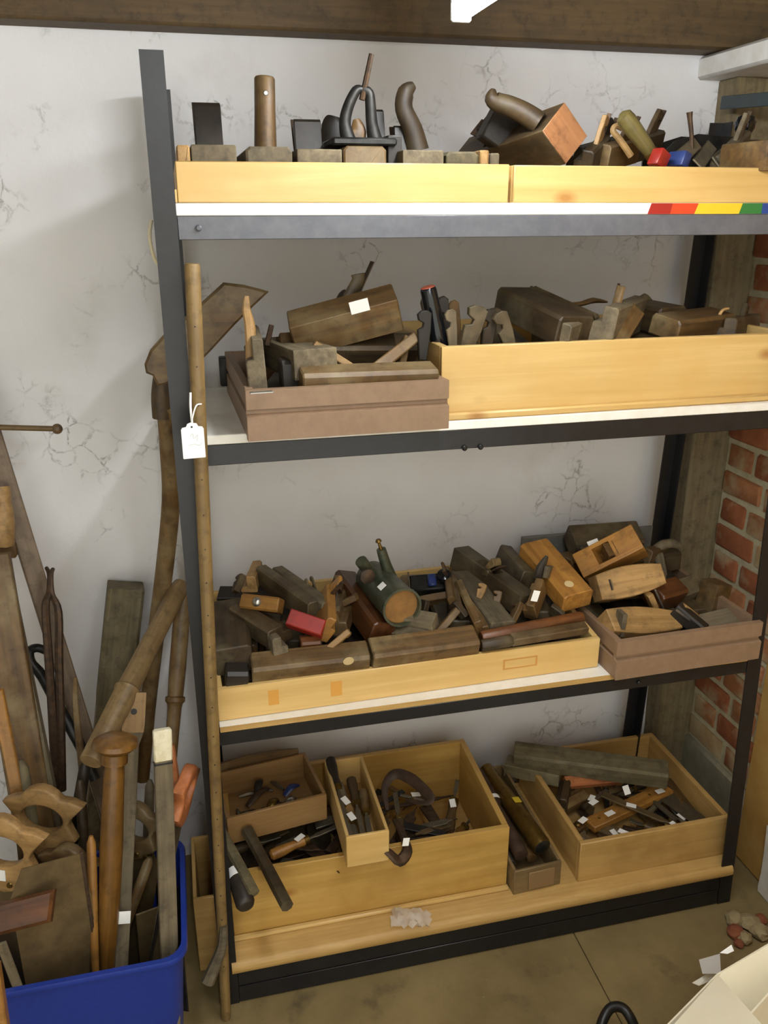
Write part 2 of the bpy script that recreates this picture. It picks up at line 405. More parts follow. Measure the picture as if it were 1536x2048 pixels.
# coloured bands on the edge of the top board
M_bands = [plain('band_red', (150, 30, 20), .5), plain('band_orange', (196, 62, 26), .5), plain('band_yellow', (226, 184, 40), .5), plain('band_green', (40, 110, 50), .5), plain('band_blue', (30, 60, 130), .5)]
xs = [(1303, 1295), (1345, 1340), (1397, 1388), (1485, 1477), (1525, 1522), (1560, 1555)]
for k in range(5):
    tl, bl = PY(xs[k][0], 410, .001), PY(xs[k][1], 429, .001); tr, br = PY(xs[k+1][0], 410, .001), PY(xs[k+1][1], 429, .001)
    if k == 4: tr.x = br.x = 1.154
    obj('colour_band', prism(bm_(), [(bl.x, 1.579), (br.x, 1.579), (tr.x, 1.5965), (tl.x, 1.5965)], .0006, .0016), M_bands[k], su)
# ------------------------------------------------------------------ tool builders (local x = length, centred section)
def pocketed(bm, L, w, h, x0, x1, pw, slope=.8, bev=.002, plan=None):
    """plane stock: block with a sloping open mouth sunk in the top; plan(x) gives the half width"""
    st = sorted({0, L*.06, L*.2, x0, (x0+x1)/2, x1, L*.7, L*.88, L}) if plan else [0, x0, x1, L]
    hw = plan or (lambda x: w/2)
    vt = []
    for x in st:
        a = hw(x); vt.append([bm.verts.new(p) for p in ((x, -a, -h/2), (x, a, -h/2), (x, a, h/2), (x, -a, h/2))])
    rim = []
    for x in st:
        if x0-1e-6 <= x <= x1+1e-6: rim.append((bm.verts.new((x, -pw/2, h/2)), bm.verts.new((x, pw/2, h/2))))
        else: rim.append(None)
    F = bm.faces.new
    F(vt[0]); F(vt[-1][::-1])
    for i in range(len(st)-1):
        a, b = vt[i], vt[i+1]
        F((a[0], b[0], b[1], a[1])); F((a[1], b[1], b[2], a[2])); F((a[3], b[3], b[0], a[0]))
        if rim[i] and rim[i+1]:
            F((a[2], b[2], rim[i+1][1], rim[i][1])); F((rim[i][0], rim[i+1][0], b[3], a[3]))
        elif rim[i+1]: F((a[2], b[2], rim[i+1][1], rim[i+1][0], b[3], a[3]))
        elif rim[i]: F((a[2], b[2], b[3], a[3], rim[i][0], rim[i][1]))
        else: F((a[2], b[2], b[3], a[3]))
    rr = [r for r in rim if r]; d = h*.8; q = (x1-x0)*slope
    lo = [(bm.verts.new((x0+q*.3+(r[0].co.x-x0)*.3, -pw/2, h/2-d)), bm.verts.new((x0+q*.3+(r[0].co.x-x0)*.3, pw/2, h/2-d))) for r in rr]
    for i in range(len(rr)-1):
        F((rr[i][0], lo[i][0], lo[i+1][0], rr[i+1][0])); F((rr[i][1], rr[i+1][1], lo[i+1][1], lo[i][1])); F((lo[i][0], lo[i][1], lo[i+1][1], lo[i+1][0]))
    F((rr[0][0], rr[0][1], lo[0][1], lo[0][0])); F((rr[-1][1], rr[-1][0], lo[-1][0], lo[-1][1]))
    bmesh.ops.recalc_face_normals(bm, faces=bm.faces[:])
    if bev:
        es = [e for e in bm.edges if len(e.link_faces) == 2 and e.calc_face_angle(0) > .7 and all(abs(v.co.z) > h/2-1e-4 for v in e.verts)
              and not all(abs(abs(v.co.y)-pw/2) < 1e-5 for v in e.verts)]
        bmesh.ops.bevel(bm, geom=es, offset=bev, segments=2, affect='EDGES', profile=.5)
    return bm
def wedge_poly(l, w):
    return [(0, -.2*w), (l*.60, -.5*w), (l*.66, -.15*w), (l*.74, -.12*w), (l*.79, -.5*w), (l*.90, -.62*w), (l*.98, -.35*w), (l, .1*w), (l*.95, .42*w), (l*.6, .48*w), (0, .4*w)]
TOTE = [(-.2, 0), (.62, 0), (.52, .12), (.46, .35), (.46, .58), (.58, .78), (.62, .95), (.42, 1.06), (.18, 1.0), (.02, .84), (.14, .72), (.16, .5), (.06, .25)]
def onface(t, x, y, axis, val):
    """local point where the sight line through photo pixel x, y meets the flat face local axis = val"""
    Mi = t.matrix_basis.inverted(); o = Mi @ CAM; d = Mi.to_3x3() @ _ray(x, y); k = (val-o[axis])/d[axis]; return o+d*k
def lab_part(parent, loc, w=.02, h=.013, M=None, name='price_label'):
    MM = (M or Matrix()); MM = T(*loc) @ MM
    return obj(name, box(bm_(), (-w/2, -h/2, -.0003), (w/2, h/2, .0004), 0, MM), M_paper, parent)
def bench(A, B, up, w, h, tone, label, group=None, tote=None, iron=True, ih=.05, name='wooden_plane', tw=None, wt='md', cat='plane', strike=False, lab=None, mouth=.33, ang=45, pwf=.66, pocket=None):
    M, L = frame(A, B, up); t = thing(name, label, cat, M, group)
    pw = w*pwf; x0 = L*mouth; x1 = x0+min(.07, L*.28)
    if iron or pocket: obj('body', pocketed(bm_(), L, w, h, x0, x1, pw), wm(tone), t, 20)
    else:
        k = min(.006, w*.12)   # plain stock, sole side or flank in view: stopped chamfers and a slightly rounded end
        bb = prism(bm_(), [(-w/2, -h/2+.001), (-w/2+.001, -h/2), (w/2-.001, -h/2), (w/2, -h/2+.001), (w/2, h/2-k), (w/2-k, h/2), (-w/2+k, h/2), (-w/2, h/2-k)], 0, L, 'yz', bev=.0025)
        for v in bb.verts:
            if abs(v.co.x) < .001 or abs(v.co.x-L) < .001: v.co += V((0, random.uniform(-.0012, .0012), random.uniform(-.0012, .0012)))
        obj('body', bb, wm(tone), t, 20)
    if iron:
        R = T(x0+.022, 0, h/2-.03) @ RY(-ang-2)
        obj('iron', box(bm_(), (0, -pw*.42, -.0015), (.035+ih*1.1, pw*.42, .0015), .0005, R), M_iron, t)
        R2 = T(x0+.016, 0, h/2-.03) @ RY(-ang-6)
        obj('wedge', prism(bm_(), [(0, .001), (.035+ih*.75, -.002), (.035+ih*.9, .004), (.035+ih*.92, .012), (.035+ih*.8, .016), (.01, .004)], -pw*.40, pw*.40, 'xz', R2, .001), wm(wt), t)
    if tote:
        s = tote if isinstance(tote, float) else .095
        o = T(L*.74, 0, h/2-.003) @ Matrix.Scale(s, 4)
        obj('tote', prism(bm_(), TOTE, -.11, .11, 'xz', o, .02), wm(tw or tone, 'z'), t, 60)
    if strike:
        obj('strike_button', lathe(bm_(), [(0, .011), (.004, .011), (.007, .007), (.008, .002)], 14, T(L*.16, 0, h/2-.001) @ RY(-90)), M_bright, t)
    if lab: lab_part(t, *lab)
    return t
def moulding(A, B, up, w, h, tone, label, group=None, wedge=.10, wpos=.42, wt=None, lab=None, ang=55, flip=1, name='moulding_plane', iron=True):
    M, L = frame(A, B, up); t = thing(name, label, 'plane', M, group)
    f = flip
    pr = [(-f*w/2, -h/2+.006), (-f*w*.1, -h/2), (f*w/2, -h/2+.004), (f*w/2, h*.08), (f*w*.40, h*.12), (f*w*.12, h*.14), (f*w*.10, h/2-.003), (f*w*.06, h/2), (-f*w/2+.004*f, h/2), (-f*w/2, h/2-.004)]
    bm = prism(bm_(), pr, 0, L, 'yz', bev=.0018)
    obj('body', bm, wm(tone), t)
    if wedge:
        R = T(L*wpos, -f*w*.18, h*.1) @ RY(-ang)
        obj('wedge', prism(bm_(), wedge_poly(wedge, .026), -w*.12, w*.12, 'xz', R, .0012), wm(wt or tone), t)
        if iron: obj('iron', box(bm_(), (0, -f*w*.18-.004, -.0175), (wedge*1.12, -f*w*.18+.004, -.0145), .0004, T(L*wpos, 0, h*.1) @ RY(-ang)), M_iron, t)
    if lab: lab_part(t, *lab)
    return t
def coffin(A, B, up, w, h, tone, label, group=None, iron=True, lab=None, ih=.02, name='smoothing_plane', ang=45):
    M, L = frame(A, B, up); t = thing(name, label, 'plane', M, group)
    def plan(x):
        u = x/L; return w/2*(1-.36*(abs(u-.42)/.58)**1.8)
    if iron: obj('body', pocketed(bm_(), L, w, h, L*.36, L*.58, w*.6, plan=plan), wm(tone), t, 20)
    else:
        xs = [L*k/12 for k in range(13)]; ol = [(x, -plan(x)) for x in xs]+[(x, plan(x)) for x in xs[::-1]]
        obj('body', prism(bm_(), ol, -h/2, h/2, 'xy', bev=.002), wm(tone), t, 30)
        obj('mouth', box(bm_(), (L*.16, -w*.18, h/2-.0005), (L*.185, w*.18, h/2+.0006), .0003), M_dark, t)
        obj('iron_edge', box(bm_(), (L*.19, -w*.17, h/2-.0005), (L*.2, w*.17, h/2+.001), .0003), M_blade, t)
    if iron:
        R = T(L*.36+.02, 0, h/2-.03) @ RY(-ang)
        obj('iron', box(bm_(), (0, -w*.25, -.0015), (.045+ih, w*.25, .0015), .0005, R), M_iron, t)
        obj('wedge', prism(bm_(), [(0, .002), (.04+ih*.7, .001), (.042+ih*.7, .010), (.01, .006)], -w*.24, w*.24, 'xz', R, .001), wm('md'), t)
    if lab: lab_part(t, *lab)
    return t
def wedge_piece(A, B, up, w, thick, tone, label, group=None, name='plane_wedge', cat='wedge'):
    M, L = frame(A, B, up); o = obj(name, prism(bm_(), wedge_poly(L, w), -thick/2, thick/2, 'xz', bev=.0015), wm(tone)); o.matrix_world = M
    return tag(o, label, cat, group)
def plank(A, B, up, w, th, tone, label, name='plank', cat='plank', group=None, taper=1.0, bev=.002, mat=None, skew=0):
    M, L = frame(A, B, up)
    bm = prism(bm_(), [(0, -w/2), (L, -w/2*taper), (L+skew, w/2*taper), (skew*.4, w/2)], -th/2, th/2, 'xy', bev=bev)
    o = obj(name, bm, mat or wm(tone)); o.matrix_world = M
    return tag(o, label, cat, group)
def turned(A, B, prof, tone, label, name, cat, group=None, n=16, mat=None, parts=()):
    """lathe-turned thing along A->B; prof in (fraction, radius); parts: extra (name, prof, material)"""
    M, L = frame(A, B)
    if not parts:
        o = obj(name, lathe(bm_(), [(a*L, r) for a, r in prof], n), mat or wm(tone)); o.matrix_world = M; return tag(o, label, cat, group)
    t = thing(name, label, cat, M, group)
    obj('shaft', lathe(bm_(), [(a*L, r) for a, r in prof], n), mat or wm(tone), t)
    for nm, pf, mm in parts: obj(nm, lathe(bm_(), [(a*L, r) for a, r in pf], n), mm, t)
    return t
def bar(pts, rad, mat, label, name, cat, group=None, n=8, flat=1.0, sub=4, side=None):
    p, r = smoothpath(pts, rad if hasattr(rad, '__len__') else [rad]*len(pts), sub)
    o0 = V(p[0]); p = [V(q)-o0 for q in p]
    o = obj(name, tube(bm_(), p, r, n, flat, side=side), mat); o.location = o0
    return tag(o, label, cat, group)
def chisel(A, B, label, tone='or', hl=.42, w=.012, hr=.012, group=None, name='chisel', cat='chisel', tg=False, up=(0, 0, 1), blade=None):
    """A = handle butt, B = blade tip"""
    M, L = frame(A, B, up); t = thing(name, label, cat, M, group); h = L*hl
    obj('handle', lathe(bm_(), [(0, hr*.6), (h*.05, hr*.95), (h*.3, hr), (h*.65, hr*.72), (h*.85, hr*.85), (h*.97, hr*.75), (h, hr*.5)], 12), wm(tone), t)
    obj('ferrule', lathe(bm_(), [(h*.9, hr*.84), (h*.91, hr*.9), (h*1.02, hr*.82), (h*1.03, hr*.5)], 12), M_brass, t)
    obj('blade', prism(bm_(), [(h*.98, -w*.25), (h*1.15, -w*.28), (h*1.25, -w*.5), (L, -w*.5), (L, w*.5), (h*1.25, w*.5), (h*1.15, w*.28), (h*.98, w*.25)], -.0018, .0018, 'xy', bev=.0006), blade or M_blade, t)
    if tg: lab_part(t, (h*.8, 0, hr+.001), .022, .014, RZ(20), 'price_tag')
    return t
def file_(A, B, label, group=None, w=.016, up=(0, 0, 1), mat=None, tg=False, name='file', cat='file'):
    M, L = frame(A, B, up); t = thing(name, label, cat, M, group)
    obj('blade', prism(bm_(), [(0, -w*.5), (L*.8, -w*.42), (L*.86, -w*.2), (L, -.0015), (L, .0015), (L*.86, w*.2), (L*.8, w*.42), (0, w*.5)], -.0025, .0025, 'xy', bev=.0008), mat or M_iron, t)
    if tg: lab_part(t, (L*.4, 0, .0035), .024, .014, RZ(15), 'price_tag')
    else: obj('tang', box(bm_(), (L-.002, -.001, -.001), (L+.012, .001, .001), 0), M_iron, t)
    return t
def gauge(A, B, label, tone='or', up=(0, 0, 1), pos=.7, tg=False, group=None):
    M, L = frame(A, B, up); t = thing('marking_gauge', label, 'gauge', M, group)
    obj('stem', box(bm_(), (0, -.009, -.009), (L, .009, .009), .002), wm(tone), t)
    obj('fence', prism(bm_(), [(-.028, -.02), (.028, -.02), (.03, .008), (.018, .024), (-.018, .024), (-.03, .008)], L*pos-.012, L*pos+.012, 'yz', bev=.002), wm('md'), t)
    obj('thumbscrew', lathe(bm_(), [(0, .006), (.008, .009), (.012, .006)], 10, T(L*pos, 0, .022) @ RY(-90)), M_brass, t)
    if tg: lab_part(t, (L*.3, 0, .0095), .022, .014, None, 'price_tag')
    return t
def square(A, B, label, side=1, tone='or', up=(0, 0, 1), bl=.2, w=.04, tg=False, group=None):
    """try square: A->B is the wooden stock"""
    M, L = frame(A, B, up); t = thing('try_square', label, 'square', M, group)
    obj('stock', box(bm_(), (0, -w/2, -.009), (L, w/2, .009), .002), wm(tone), t)
    obj('blade', box(bm_(), (L-.05, side*w/2 if side > 0 else -bl-w/2, -.001), (L-.004, bl+w/2 if side > 0 else -w/2, .001), .0004), M_blade, t)
    for k in (.1, .5, .9): obj('rivet', lathe(bm_(), [(0, .004), (.001, .003)], 8, T(L*.8*k+.01, 0, .009) @ RY(-90)), M_brass, t)
    if tg: lab_part(t, (L*.25, 0, .0095), .026, .015, None, 'price_tag')
    return t
def saw(A, B, up, label, bl, bw0, bw1, tone='tan', hs=.13, tip_ext=0, mat=None, group=None, tg=False, blade=True):
    """hand saw: A = grip centre, B gives the blade direction; handle lies in local xz"""
    M, L = frame(A, B, up); t = thing('hand_saw', label, 'saw', M, group)
    n = 28; outer = []; inner = []
    for i in range(n):
        a = 2*math.pi*i/n; c, s = math.cos(a), math.sin(a)
        r = .5*(1+.18*math.cos(2*a))
        for a0, amp, wdt in ((math.radians(118), .34, .22), (math.radians(242), .26, .22), (math.radians(62), .16, .25)):
            d = math.atan2(math.sin(a-a0), math.cos(a-a0)); r += amp*math.exp(-(d/wdt)**2)
        outer.append((hs*r*c, hs*r*s*.95)); inner.append((hs*.235*c-hs*.06, hs*.33*s))
    bm = bm_(); th = .011
    vs = [(p[0], -th, p[1]) for p in outer]+[(p[0], -th, p[1]) for p in inner]+[(p[0], th, p[1]) for p in outer]+[(p[0], th, p[1]) for p in inner]
    fs = []
    for i in range(n):
        j = (i+1) % n
        fs += [(i, j, n+j, n+i), (2*n+i, 3*n+i, 3*n+j, 2*n+j), (i, 2*n+i, 2*n+j, j), (n+i, n+j, 3*n+j, 3*n+i)]
    _, ff = _add(bm, vs, fs); bmesh.ops.recalc_face_normals(bm, faces=ff)
    es = [e for e in bm.edges if abs(e.verts[0].co.y-e.verts[1].co.y) < 1e-6 and e.calc_face_angle(0) > 1.2]
    bmesh.ops.bevel(bm, geom=es, offset=.004, segments=2, affect='EDGES', profile=.5)
    obj('handle', bm, wm(tone, 'z'), t, 50)
    if blade:
        x0 = hs*.35
        obj('blade', prism(bm_(), [(x0, -bw0*.45), (bl, -bw0*.45+(bw0-bw1)*.0), (bl, -bw0*.45+bw1), (x0+.03, bw0*.55), (x0, bw0*.4)], -.0007, .0007, 'xz'), mat or M_blade2, t)
        for k in (-.2, .1, .3): obj('saw_nut', lathe(bm_(), [(0, .006), (.002, .005)], 10, T(hs*.45, -th, hs*k) @ RZ(-90)), M_brass, t)
    if tg: lab_part(t, (hs*.3, -th-.001, 0), .022, .014, RX(90), 'price_tag')
    return t
def tray(name, label, M, w, d, h, th, mats, cat='tray', group=None, hb=None, base_t=.006, lip=0):
    """open box: local x width, y depth (front at y=0), z up; mats = (front/back, sides, base)"""
    t = thing(name, label, cat, M, group); hb = hb or h
    obj('front_panel', box(bm_(), (0, 0, 0), (w, th, h), .0015), mats[0], t)
    obj('back_panel', box(bm_(), (0, d-th, 0), (w, d, hb), .0015), mats[0], t)
    for x in (0, w-th):
        bm = prism(bm_(), [(th, 0), (d-th, 0), (d-th, hb), (th, h)], x, x+th, 'yz', bev=.001)
        obj('side_panel', bm, mats[1], t)
    obj('base', box(bm_(), (th, th, lip), (w-th, d-th, lip+base_t), 0), mats[2], t)
    return t
def mauve_tray(label, M, w, d, h, group):
    t = thing('moulded_tray', label, 'tray', M, group)
    o = .004
    fp = [(0, 0), (.012, 0), (.012, h), (-.001, h), (-.001, h*.62), (.006, h*.60), (.006, h*.52), (-o, h*.48), (-o, 0)]
    obj('front_panel', prism(bm_(), fp, -.002, w+.002, 'yz', bev=.001), M_mauve, t)
    obj('back_panel', box(bm_(), (0, d-.012, 0), (w, d, h), .0015), M_mauve, t)
    for x in (0, w-.012):
        sg = 1 if x == 0 else -1; x0 = 0 if x == 0 else w
        pr = [(x0, 0), (x0+sg*.012, 0), (x0+sg*.012, h), (x0, h), (x0, h*.62), (x0+sg*.006, h*.60), (x0+sg*.006, h*.52), (x0, h*.48)]
        obj('side_panel', prism(bm_(), pr, .012, d-.012, 'xz', bev=.001), M_mauve, t)
    obj('base', box(bm_(), (.012, .012, .002), (w-.012, d-.012, .008), 0), M_mauvei, t)
    return t
def wpart(name, bm, mat, parent, smooth=40):
    bm.transform(parent.matrix_basis.inverted()); return obj(name, bm, mat, parent, smooth)
def wtube(pts, rad, n=8, flat=1.0, sub=4, side=None):
    p, r = smoothpath(pts, rad if hasattr(rad, '__len__') else [rad]*len(pts), sub); return tube(bm_(), p, r, n, flat, side=side)
# ================================================================== TOP SHELF
G1 = 'end-on wooden planes in the top left tray'
PT = (pine('x'), pine('y'), pine('x', 'old'))
t = tray('pine_tray', 'honey pine tray at the left of the top shelf holding end-on planes', T(.0375, .003, 1.597), .5265, .385, .0585, .011, PT, group='pine trays')
obj('runner', box(bm_(), (-.0045, .0, .0), (-.0005, .36, .019), .001), pine('y'), t)
t = tray('pine_tray', 'honey pine tray at the right of the top shelf above the coloured bands', T(.5725, .003, 1.597), .572, .385, .0575, .011, PT, group='pine trays')
def endon(xl, xr, yt, tone, label, ih=0, L=.32, Y=.022, iw=.66, dx=0, wt='dk', mouth=.25, tote=None, zb=1.6035, ang=60):
    a, b = PY(xl, yt, Y), PY(xr, yt, Y); w = b.x-a.x; zt = (a.z+b.z)/2; h = zt-zb; c = V(((a.x+b.x)/2, Y, (zt+zb)/2))
    return bench(c, c+V((dx, L, 0)), (0, 0, 1), w, h, tone, label, G1, iron=ih > 0, ih=ih, wt=wt, mouth=mouth, tote=tote, ang=ang, pwf=.8 if ih else .66)
p = endon(381, 472, 289, 'gy', 'end-on grey plane nearest the left post with a broad dark wedge', .075, wt='blk')
p = endon(352, 379, 290, 'tan', 'narrow pale wooden block wedged between the left post and first plane', 0, .2)
p = endon(491, 584, 293, 'gy', 'end-on grey plane carrying a tall upright round-topped wooden handle', 0)
a, b = PY(531, 296, .13), PY(529, 152, .13)
L_ = (b-a).length; wpart('upright_handle', lathe(bm_(), [(-.004, .0185), (L_*.5, .017), (L_-.004, .0165), (L_-.001, .0145), (L_, .011)], 16, frame(a, b, (0, -1, 0))[0]), wm('md', 'z'), p)
wpart('nail_head', lathe(bm_(), [(0, .004), (.001, .003)], 8, T(a.lerp(b, .75).x, .113, a.lerp(b, .75).z) @ RZ(-90)), M_bright, p)
p = endon(594, 684, 298, 'gy', 'end-on grey plane with a short black wedge, third in the tray', .055, wt='blk')
p = endon(687, 773, 292, 'md', 'end-on plane with scorched front and forked black iron clamp on top', .0)
a = PY(715, 290, .1)
for s, q in ((-1, [(700, 290), (690, 250), (696, 215), (712, 182), (724, 180)]), (1, [(752, 288), (744, 250), (741, 210), (738, 186), (726, 178)])):
    wpart('clamp_prong', wtube([PY(x, y, .1) for x, y in q], [.014, .010, .009, .008, .006], 10, .8), M_dark, p)
wpart('clamp_wedge', wtube([PY(708, 292, .11), PY(716, 262, .11), PY(712, 238, .11)], [.017, .014, .005], 8, .6), wm('md', 'z'), p)
wpart('rod', wtube([PY(724, 200, .1), PY(743, 108, .1)], [.0052, .0042], 8), M_iron, p)
wpart('wedge', wtube([PY(672, 294, .24), PY(670, 250, .24), PY(672, 234, .24)], [.028, .024, .014], 8, .5), wm('blk', 'z'), p)
wpart('clamp_foot', box(bm_(), (a.x-.05, .05, a.z-.004), (a.x+.055, .16, a.z+.008), .003), M_dark, p)
p = endon(776, 804, 270, 'blk', 'narrow black plane squeezed between two planes beside the curved tote', .05, .3, .06, wt='blk')
p = endon(806, 888, 300, 'gy', 'end-on grey plane with a tall curved tote handle', .045, .3, wt='blk')
wpart('tote', wtube([PY(836, 302, .12), PY(826, 260, .12), PY(808, 218, .12), PY(812, 185, .12), PY(828, 170, .12)], [.020, .017, .0155, .0145, .006], 10, .75), wm('dk', 'z'), p)
p = endon(893, 958, 303, 'grn', 'low dusty plane at the right end of the row of end-on planes', 0, .3)
p = endon(961, 979, 300, 'tan', 'thin pale upright strip standing at the right end of the tray', 0, .05, .03)
p = endon(982, 1000, 306, 'gy', 'thin grey wooden strip against the right side of the tray', 0, .2, .03)
# right top tray
c = PY(1130, 267, .075); d = V((-.075, .27, -.035))
p = bench(c, c+d, (-.72, -.05, .72), .068, .072, 'dk', 'big rolled plane showing a square orange end grain face above the tray', None, wt='blk', ih=.045, tw='md', mouth=.40, lab=None)
obj('end_grain', box(bm_(), (-.0012, -.0335, -.0355), (.0008, .0335, .0355), .0008), wm('end', 'z'), p)
wpart('horn', wtube([PY(1078, 246, .10), PY(1048, 226, .11), PY(1018, 212, .12), PY(996, 205, .125), PY(984, 196, .125), PY(987, 178, .125)], [.019, .0175, .0165, .0155, .0135, .004], 12), wm('dk'), p)
wpart('cheek', box(bm_(), (-.034, -.02, -.032), (.034, .02, .032), .004, T(*PY(1003, 262, .2)) @ RY(30)), wm('blk'), p)
M, L = frame(PY(1300, 303, .07), PY(1243, 226, .07), (0, -1, 0))
t = thing('horn_grip', 'olive turned horn handle with brass ring leaning over a red block', 'grip', M)
obj('grip', lathe(bm_(), [(0, .011), (L*.1, .0125), (L*.5, .0145), (L*.8, .0155), (L*.93, .014), (L, .005)], 12), wm('olv'), t)
obj('ring', lathe(bm_(), [(-.012, .010), (-.011, .0125), (0, .0125), (.001, .010)], 12), M_brass, t)
bar([PY(1262, 312, .1), PY(1240, 280, .1), PY(1226, 262, .1), PY(1232, 252, .1), PY(1244, 258, .1)], [.006, .006, .0055, .005, .004], wm('tan'), 'bent cane hook curling up beside the olive handle', 'cane_hook', 'hook')
def blk(px, py, Y, sx, sy, sz, mat, label, name, cat, rz=0, ry=0, group=None, bev=.003):
    c = PY(px, py, Y); o = obj(name, box(bm_(), (-sx/2, -sy/2, -sz/2), (sx/2, sy/2, sz/2), bev, seg=2), mat); o.matrix_world = T(*c) @ RZ(rz) @ RY(ry); return tag(o, label, cat, group)
blk(1318, 319, .04, .026, .024, .03, M_redp, 'small bright red painted block at the foot of the olive handle', 'red_block', 'block', 20, 28)
blk(1357, 320, .05, .018, .04, .026, M_bluep, 'blue painted plane body poking above the right top tray', 'blue_block', 'block', 15, 20)
A, B = PY(1300, 306, .27), PY(1452, 300, .27)
M, L = frame(A, B)
t = thing('metal_plane', 'long black iron plane body lying along the back of the top tray', 'plane', M)
obj('sole', box(bm_(), (0, -.03, -.05), (L+.03, .03, -.042), .002), M_dark, t)
for s in (-1, 1): obj('cheek', prism(bm_(), [(0, -.045), (L+.03, -.045), (L+.02, .02), (L*.5, .03), (L*.2, .018), (0, -.01)], s*.03-.002, s*.03+.002, 'xz', bev=.001), M_dark, t)
t = thing('block_plane', 'iron plane with a round black front knob at the right end of the top shelf', 'plane', T(*PY(1500, 300, .2)) @ RZ(70))
obj('sole', box(bm_(), (-.08, -.028, -.035), (.08, .028, -.015), .003), M_dark, t)
obj('frog', prism(bm_(), [(-.03, -.016), (.05, -.016), (.02, .02), (-.02, .015)], -.02, .02, 'xz', bev=.002), M_iron, t)
k = PY(1490, 250, .2)
wpart('knob', lathe(bm_(), [(-.05, .010), (-.03, .009), (-.018, .012), (-.008, .018), (.004, .0205), (.014, .016), (.020, .004)], 18, T(*k), 'z'), M_gloss, t)
for i, (x0, y0, x1, y1, Y, tn, lb) in enumerate((
    (1148, 322, 1225, 300, .16, 'blk', 'dark slim wooden plane lying low behind the rolled orange-ended plane'),
    (1165, 330, 1200, 296, .1, 'dk', 'dark moulding plane with its wedge up beside the rolled plane'),
    (1200, 318, 1262, 300, .12, 'md', 'brown plane partly hidden under the cane hook'),
    (1262, 300, 1310, 285, .2, 'dk', 'dark plane end behind the olive turned handle'),
    (1440, 322, 1480, 285, .13, 'gy', 'grey plane tilted up left of the round black knob'))):
    moulding(PY(x0, y0, Y), PY(x1, y1, Y+.06), (0, -.3, 1), .035, .05, tn, lb, wedge=.07, wpos=.4, wt='tan' if i == 1 else None)
blk(1512, 315, .05, .06, .12, .05, wm('md'), 'brown wooden block in the right front of the top tray', 'plane_stock', 'block', 5, 0)
bar([PY(1384, 312, .12), PY(1383, 270, .12), PY(1380, 240, .12), PY(1379, 224, .12)], [.004, .004, .0045, .006], M_iron, 'thin upright iron spike standing above the right top tray', 'iron_spike', 'spike')
for i, (x, y, x2, y2) in enumerate(((1350, 325, 1395, 285), (1395, 330, 1425, 290), (1430, 325, 1470, 292))):
    plank(PY(x, y, .09+.02*i), PY(x2, y2, .13+.02*i), (0, -1, .4), .028, .004, 'gy', ('worn steel plane iron beside the blue block', 'worn steel plane iron below the iron spike', 'worn steel plane iron left of the brown block')[i], 'plane_iron', 'blade', 'loose plane irons on the top shelf', mat=M_blade, taper=.9)

# ================================================================== SECOND SHELF
mauve_tray('mauve-brown moulded tray overhanging the left of the second shelf', T(.1185, -.052, 1.238) @ RZ(1.2), .334, .415, .082, 'mauve-brown moulded trays')
M = T(.459, .012, 1.238) @ RZ(.6)
t = tray('pine_tray', 'deep honey pine tray at the right of the second shelf', M, .70, .375, .128, .013, PT, group='pine trays')
obj('base_lip', box(bm_(), (-.002, -.011, 0), (.702, -.001, .013), .003), pine('x'), t)
# --- contents of the mauve tray
Z0 = 1.247
p = moulding(PY(512, 735, -.025), PY(505, 700, .20), (-.05, 0, 1), .03, .09, 'gy', 'upright narrow plane with grey end grain at the left of the mauve tray', wedge=0)
wpart('wedge', wtube([PY(502, 720, .02), PY(500, 655, .03), PY(493, 620, .03), PY(493, 592, .03)], [.0085, .009, .007, .004], 8, .7), wm('tan', 'z'), p)
p = bench(PY(632, 728, .00), PY(560, 700, .22), (0, -.1, 1), .075, .05, 'gy', 'dusty grey plane lying obliquely left of centre in the mauve tray', iron=True, ih=.012, mouth=.5)
p = bench(PY(584, 668, .13), PY(795, 612, .10), (.1, .92, .35), .06, .071, 'md', 'large brown plane propped up with a white price label on its side', iron=False, name='labelled_plane')
c = PY(720, 613, .07)
q = onface(p, 719, 613, 2, -.0365); obj('price_label', box(bm_(), (q.x-.0165, q.y-.0115, -.0363), (q.x+.0165, q.y+.0115, -.0355), 0), M_paper, p)
wpart('wedge', wtube([PY(690, 610, .16), PY(700, 588, .16), PY(716, 562, .16), PY(716, 548, .16)], [.014, .010, .012, .013], 10, .45), wm('dk', 'z'), p)
wpart('iron', box(bm_(), (-.001, -.014, -.05), (.001, .014, .05), 0, T(*PY(722, 575, .17)) @ RY(26)), M_iron, p)
wpart('second_wedge', wtube([PY(672, 612, .17), PY(684, 590, .17), PY(692, 582, .17)], [.012, .012, .008], 10, .5), wm('blk', 'z'), p)
bench(PY(660, 696, .12), PY(828, 696, .14), (0, -.5, .85), .05, .04, 'dk', 'dark plane lying under the labelled plane in the mauve tray', iron=False)
bar([PY(534, 690, .10), PY(543, 650, .10)], [.005, .0045], M_iron, 'short iron peg standing in the mauve tray', 'iron_peg', 'peg')
wedge_piece(PY(722, 748, .02), PY(626, 688, .06), (0, -1, .3), .026, .012, 'tan', 'pale loose wedge with a rounded head in the mauve tray', name='plane_wedge')
plank(PY(748, 742, .02), PY(832, 674, .06), (0, -1, .5), .022, .012, 'md', 'brown slip of wood leaning towards the pine tray side', 'wood_slip', 'slip', taper=.8)
wedge_piece(PY(800, 742, .06), PY(812, 674, .10), (0, -1, .1), .026, .012, 'md', 'brown scroll-topped wedge at the right of the mauve tray')
p = bench(PY(600, 762, -.012), PY(868, 752, .0), (0, -.2, 1), .05, .04, 'md', 'long brown plane lying along the front of the mauve tray', iron=False)
p = bench(PY(560, 745, .035), PY(598, 742, .035), (0, 0, 1), .05, .045, 'blk', 'short black block beside the upright narrow plane', iron=False)
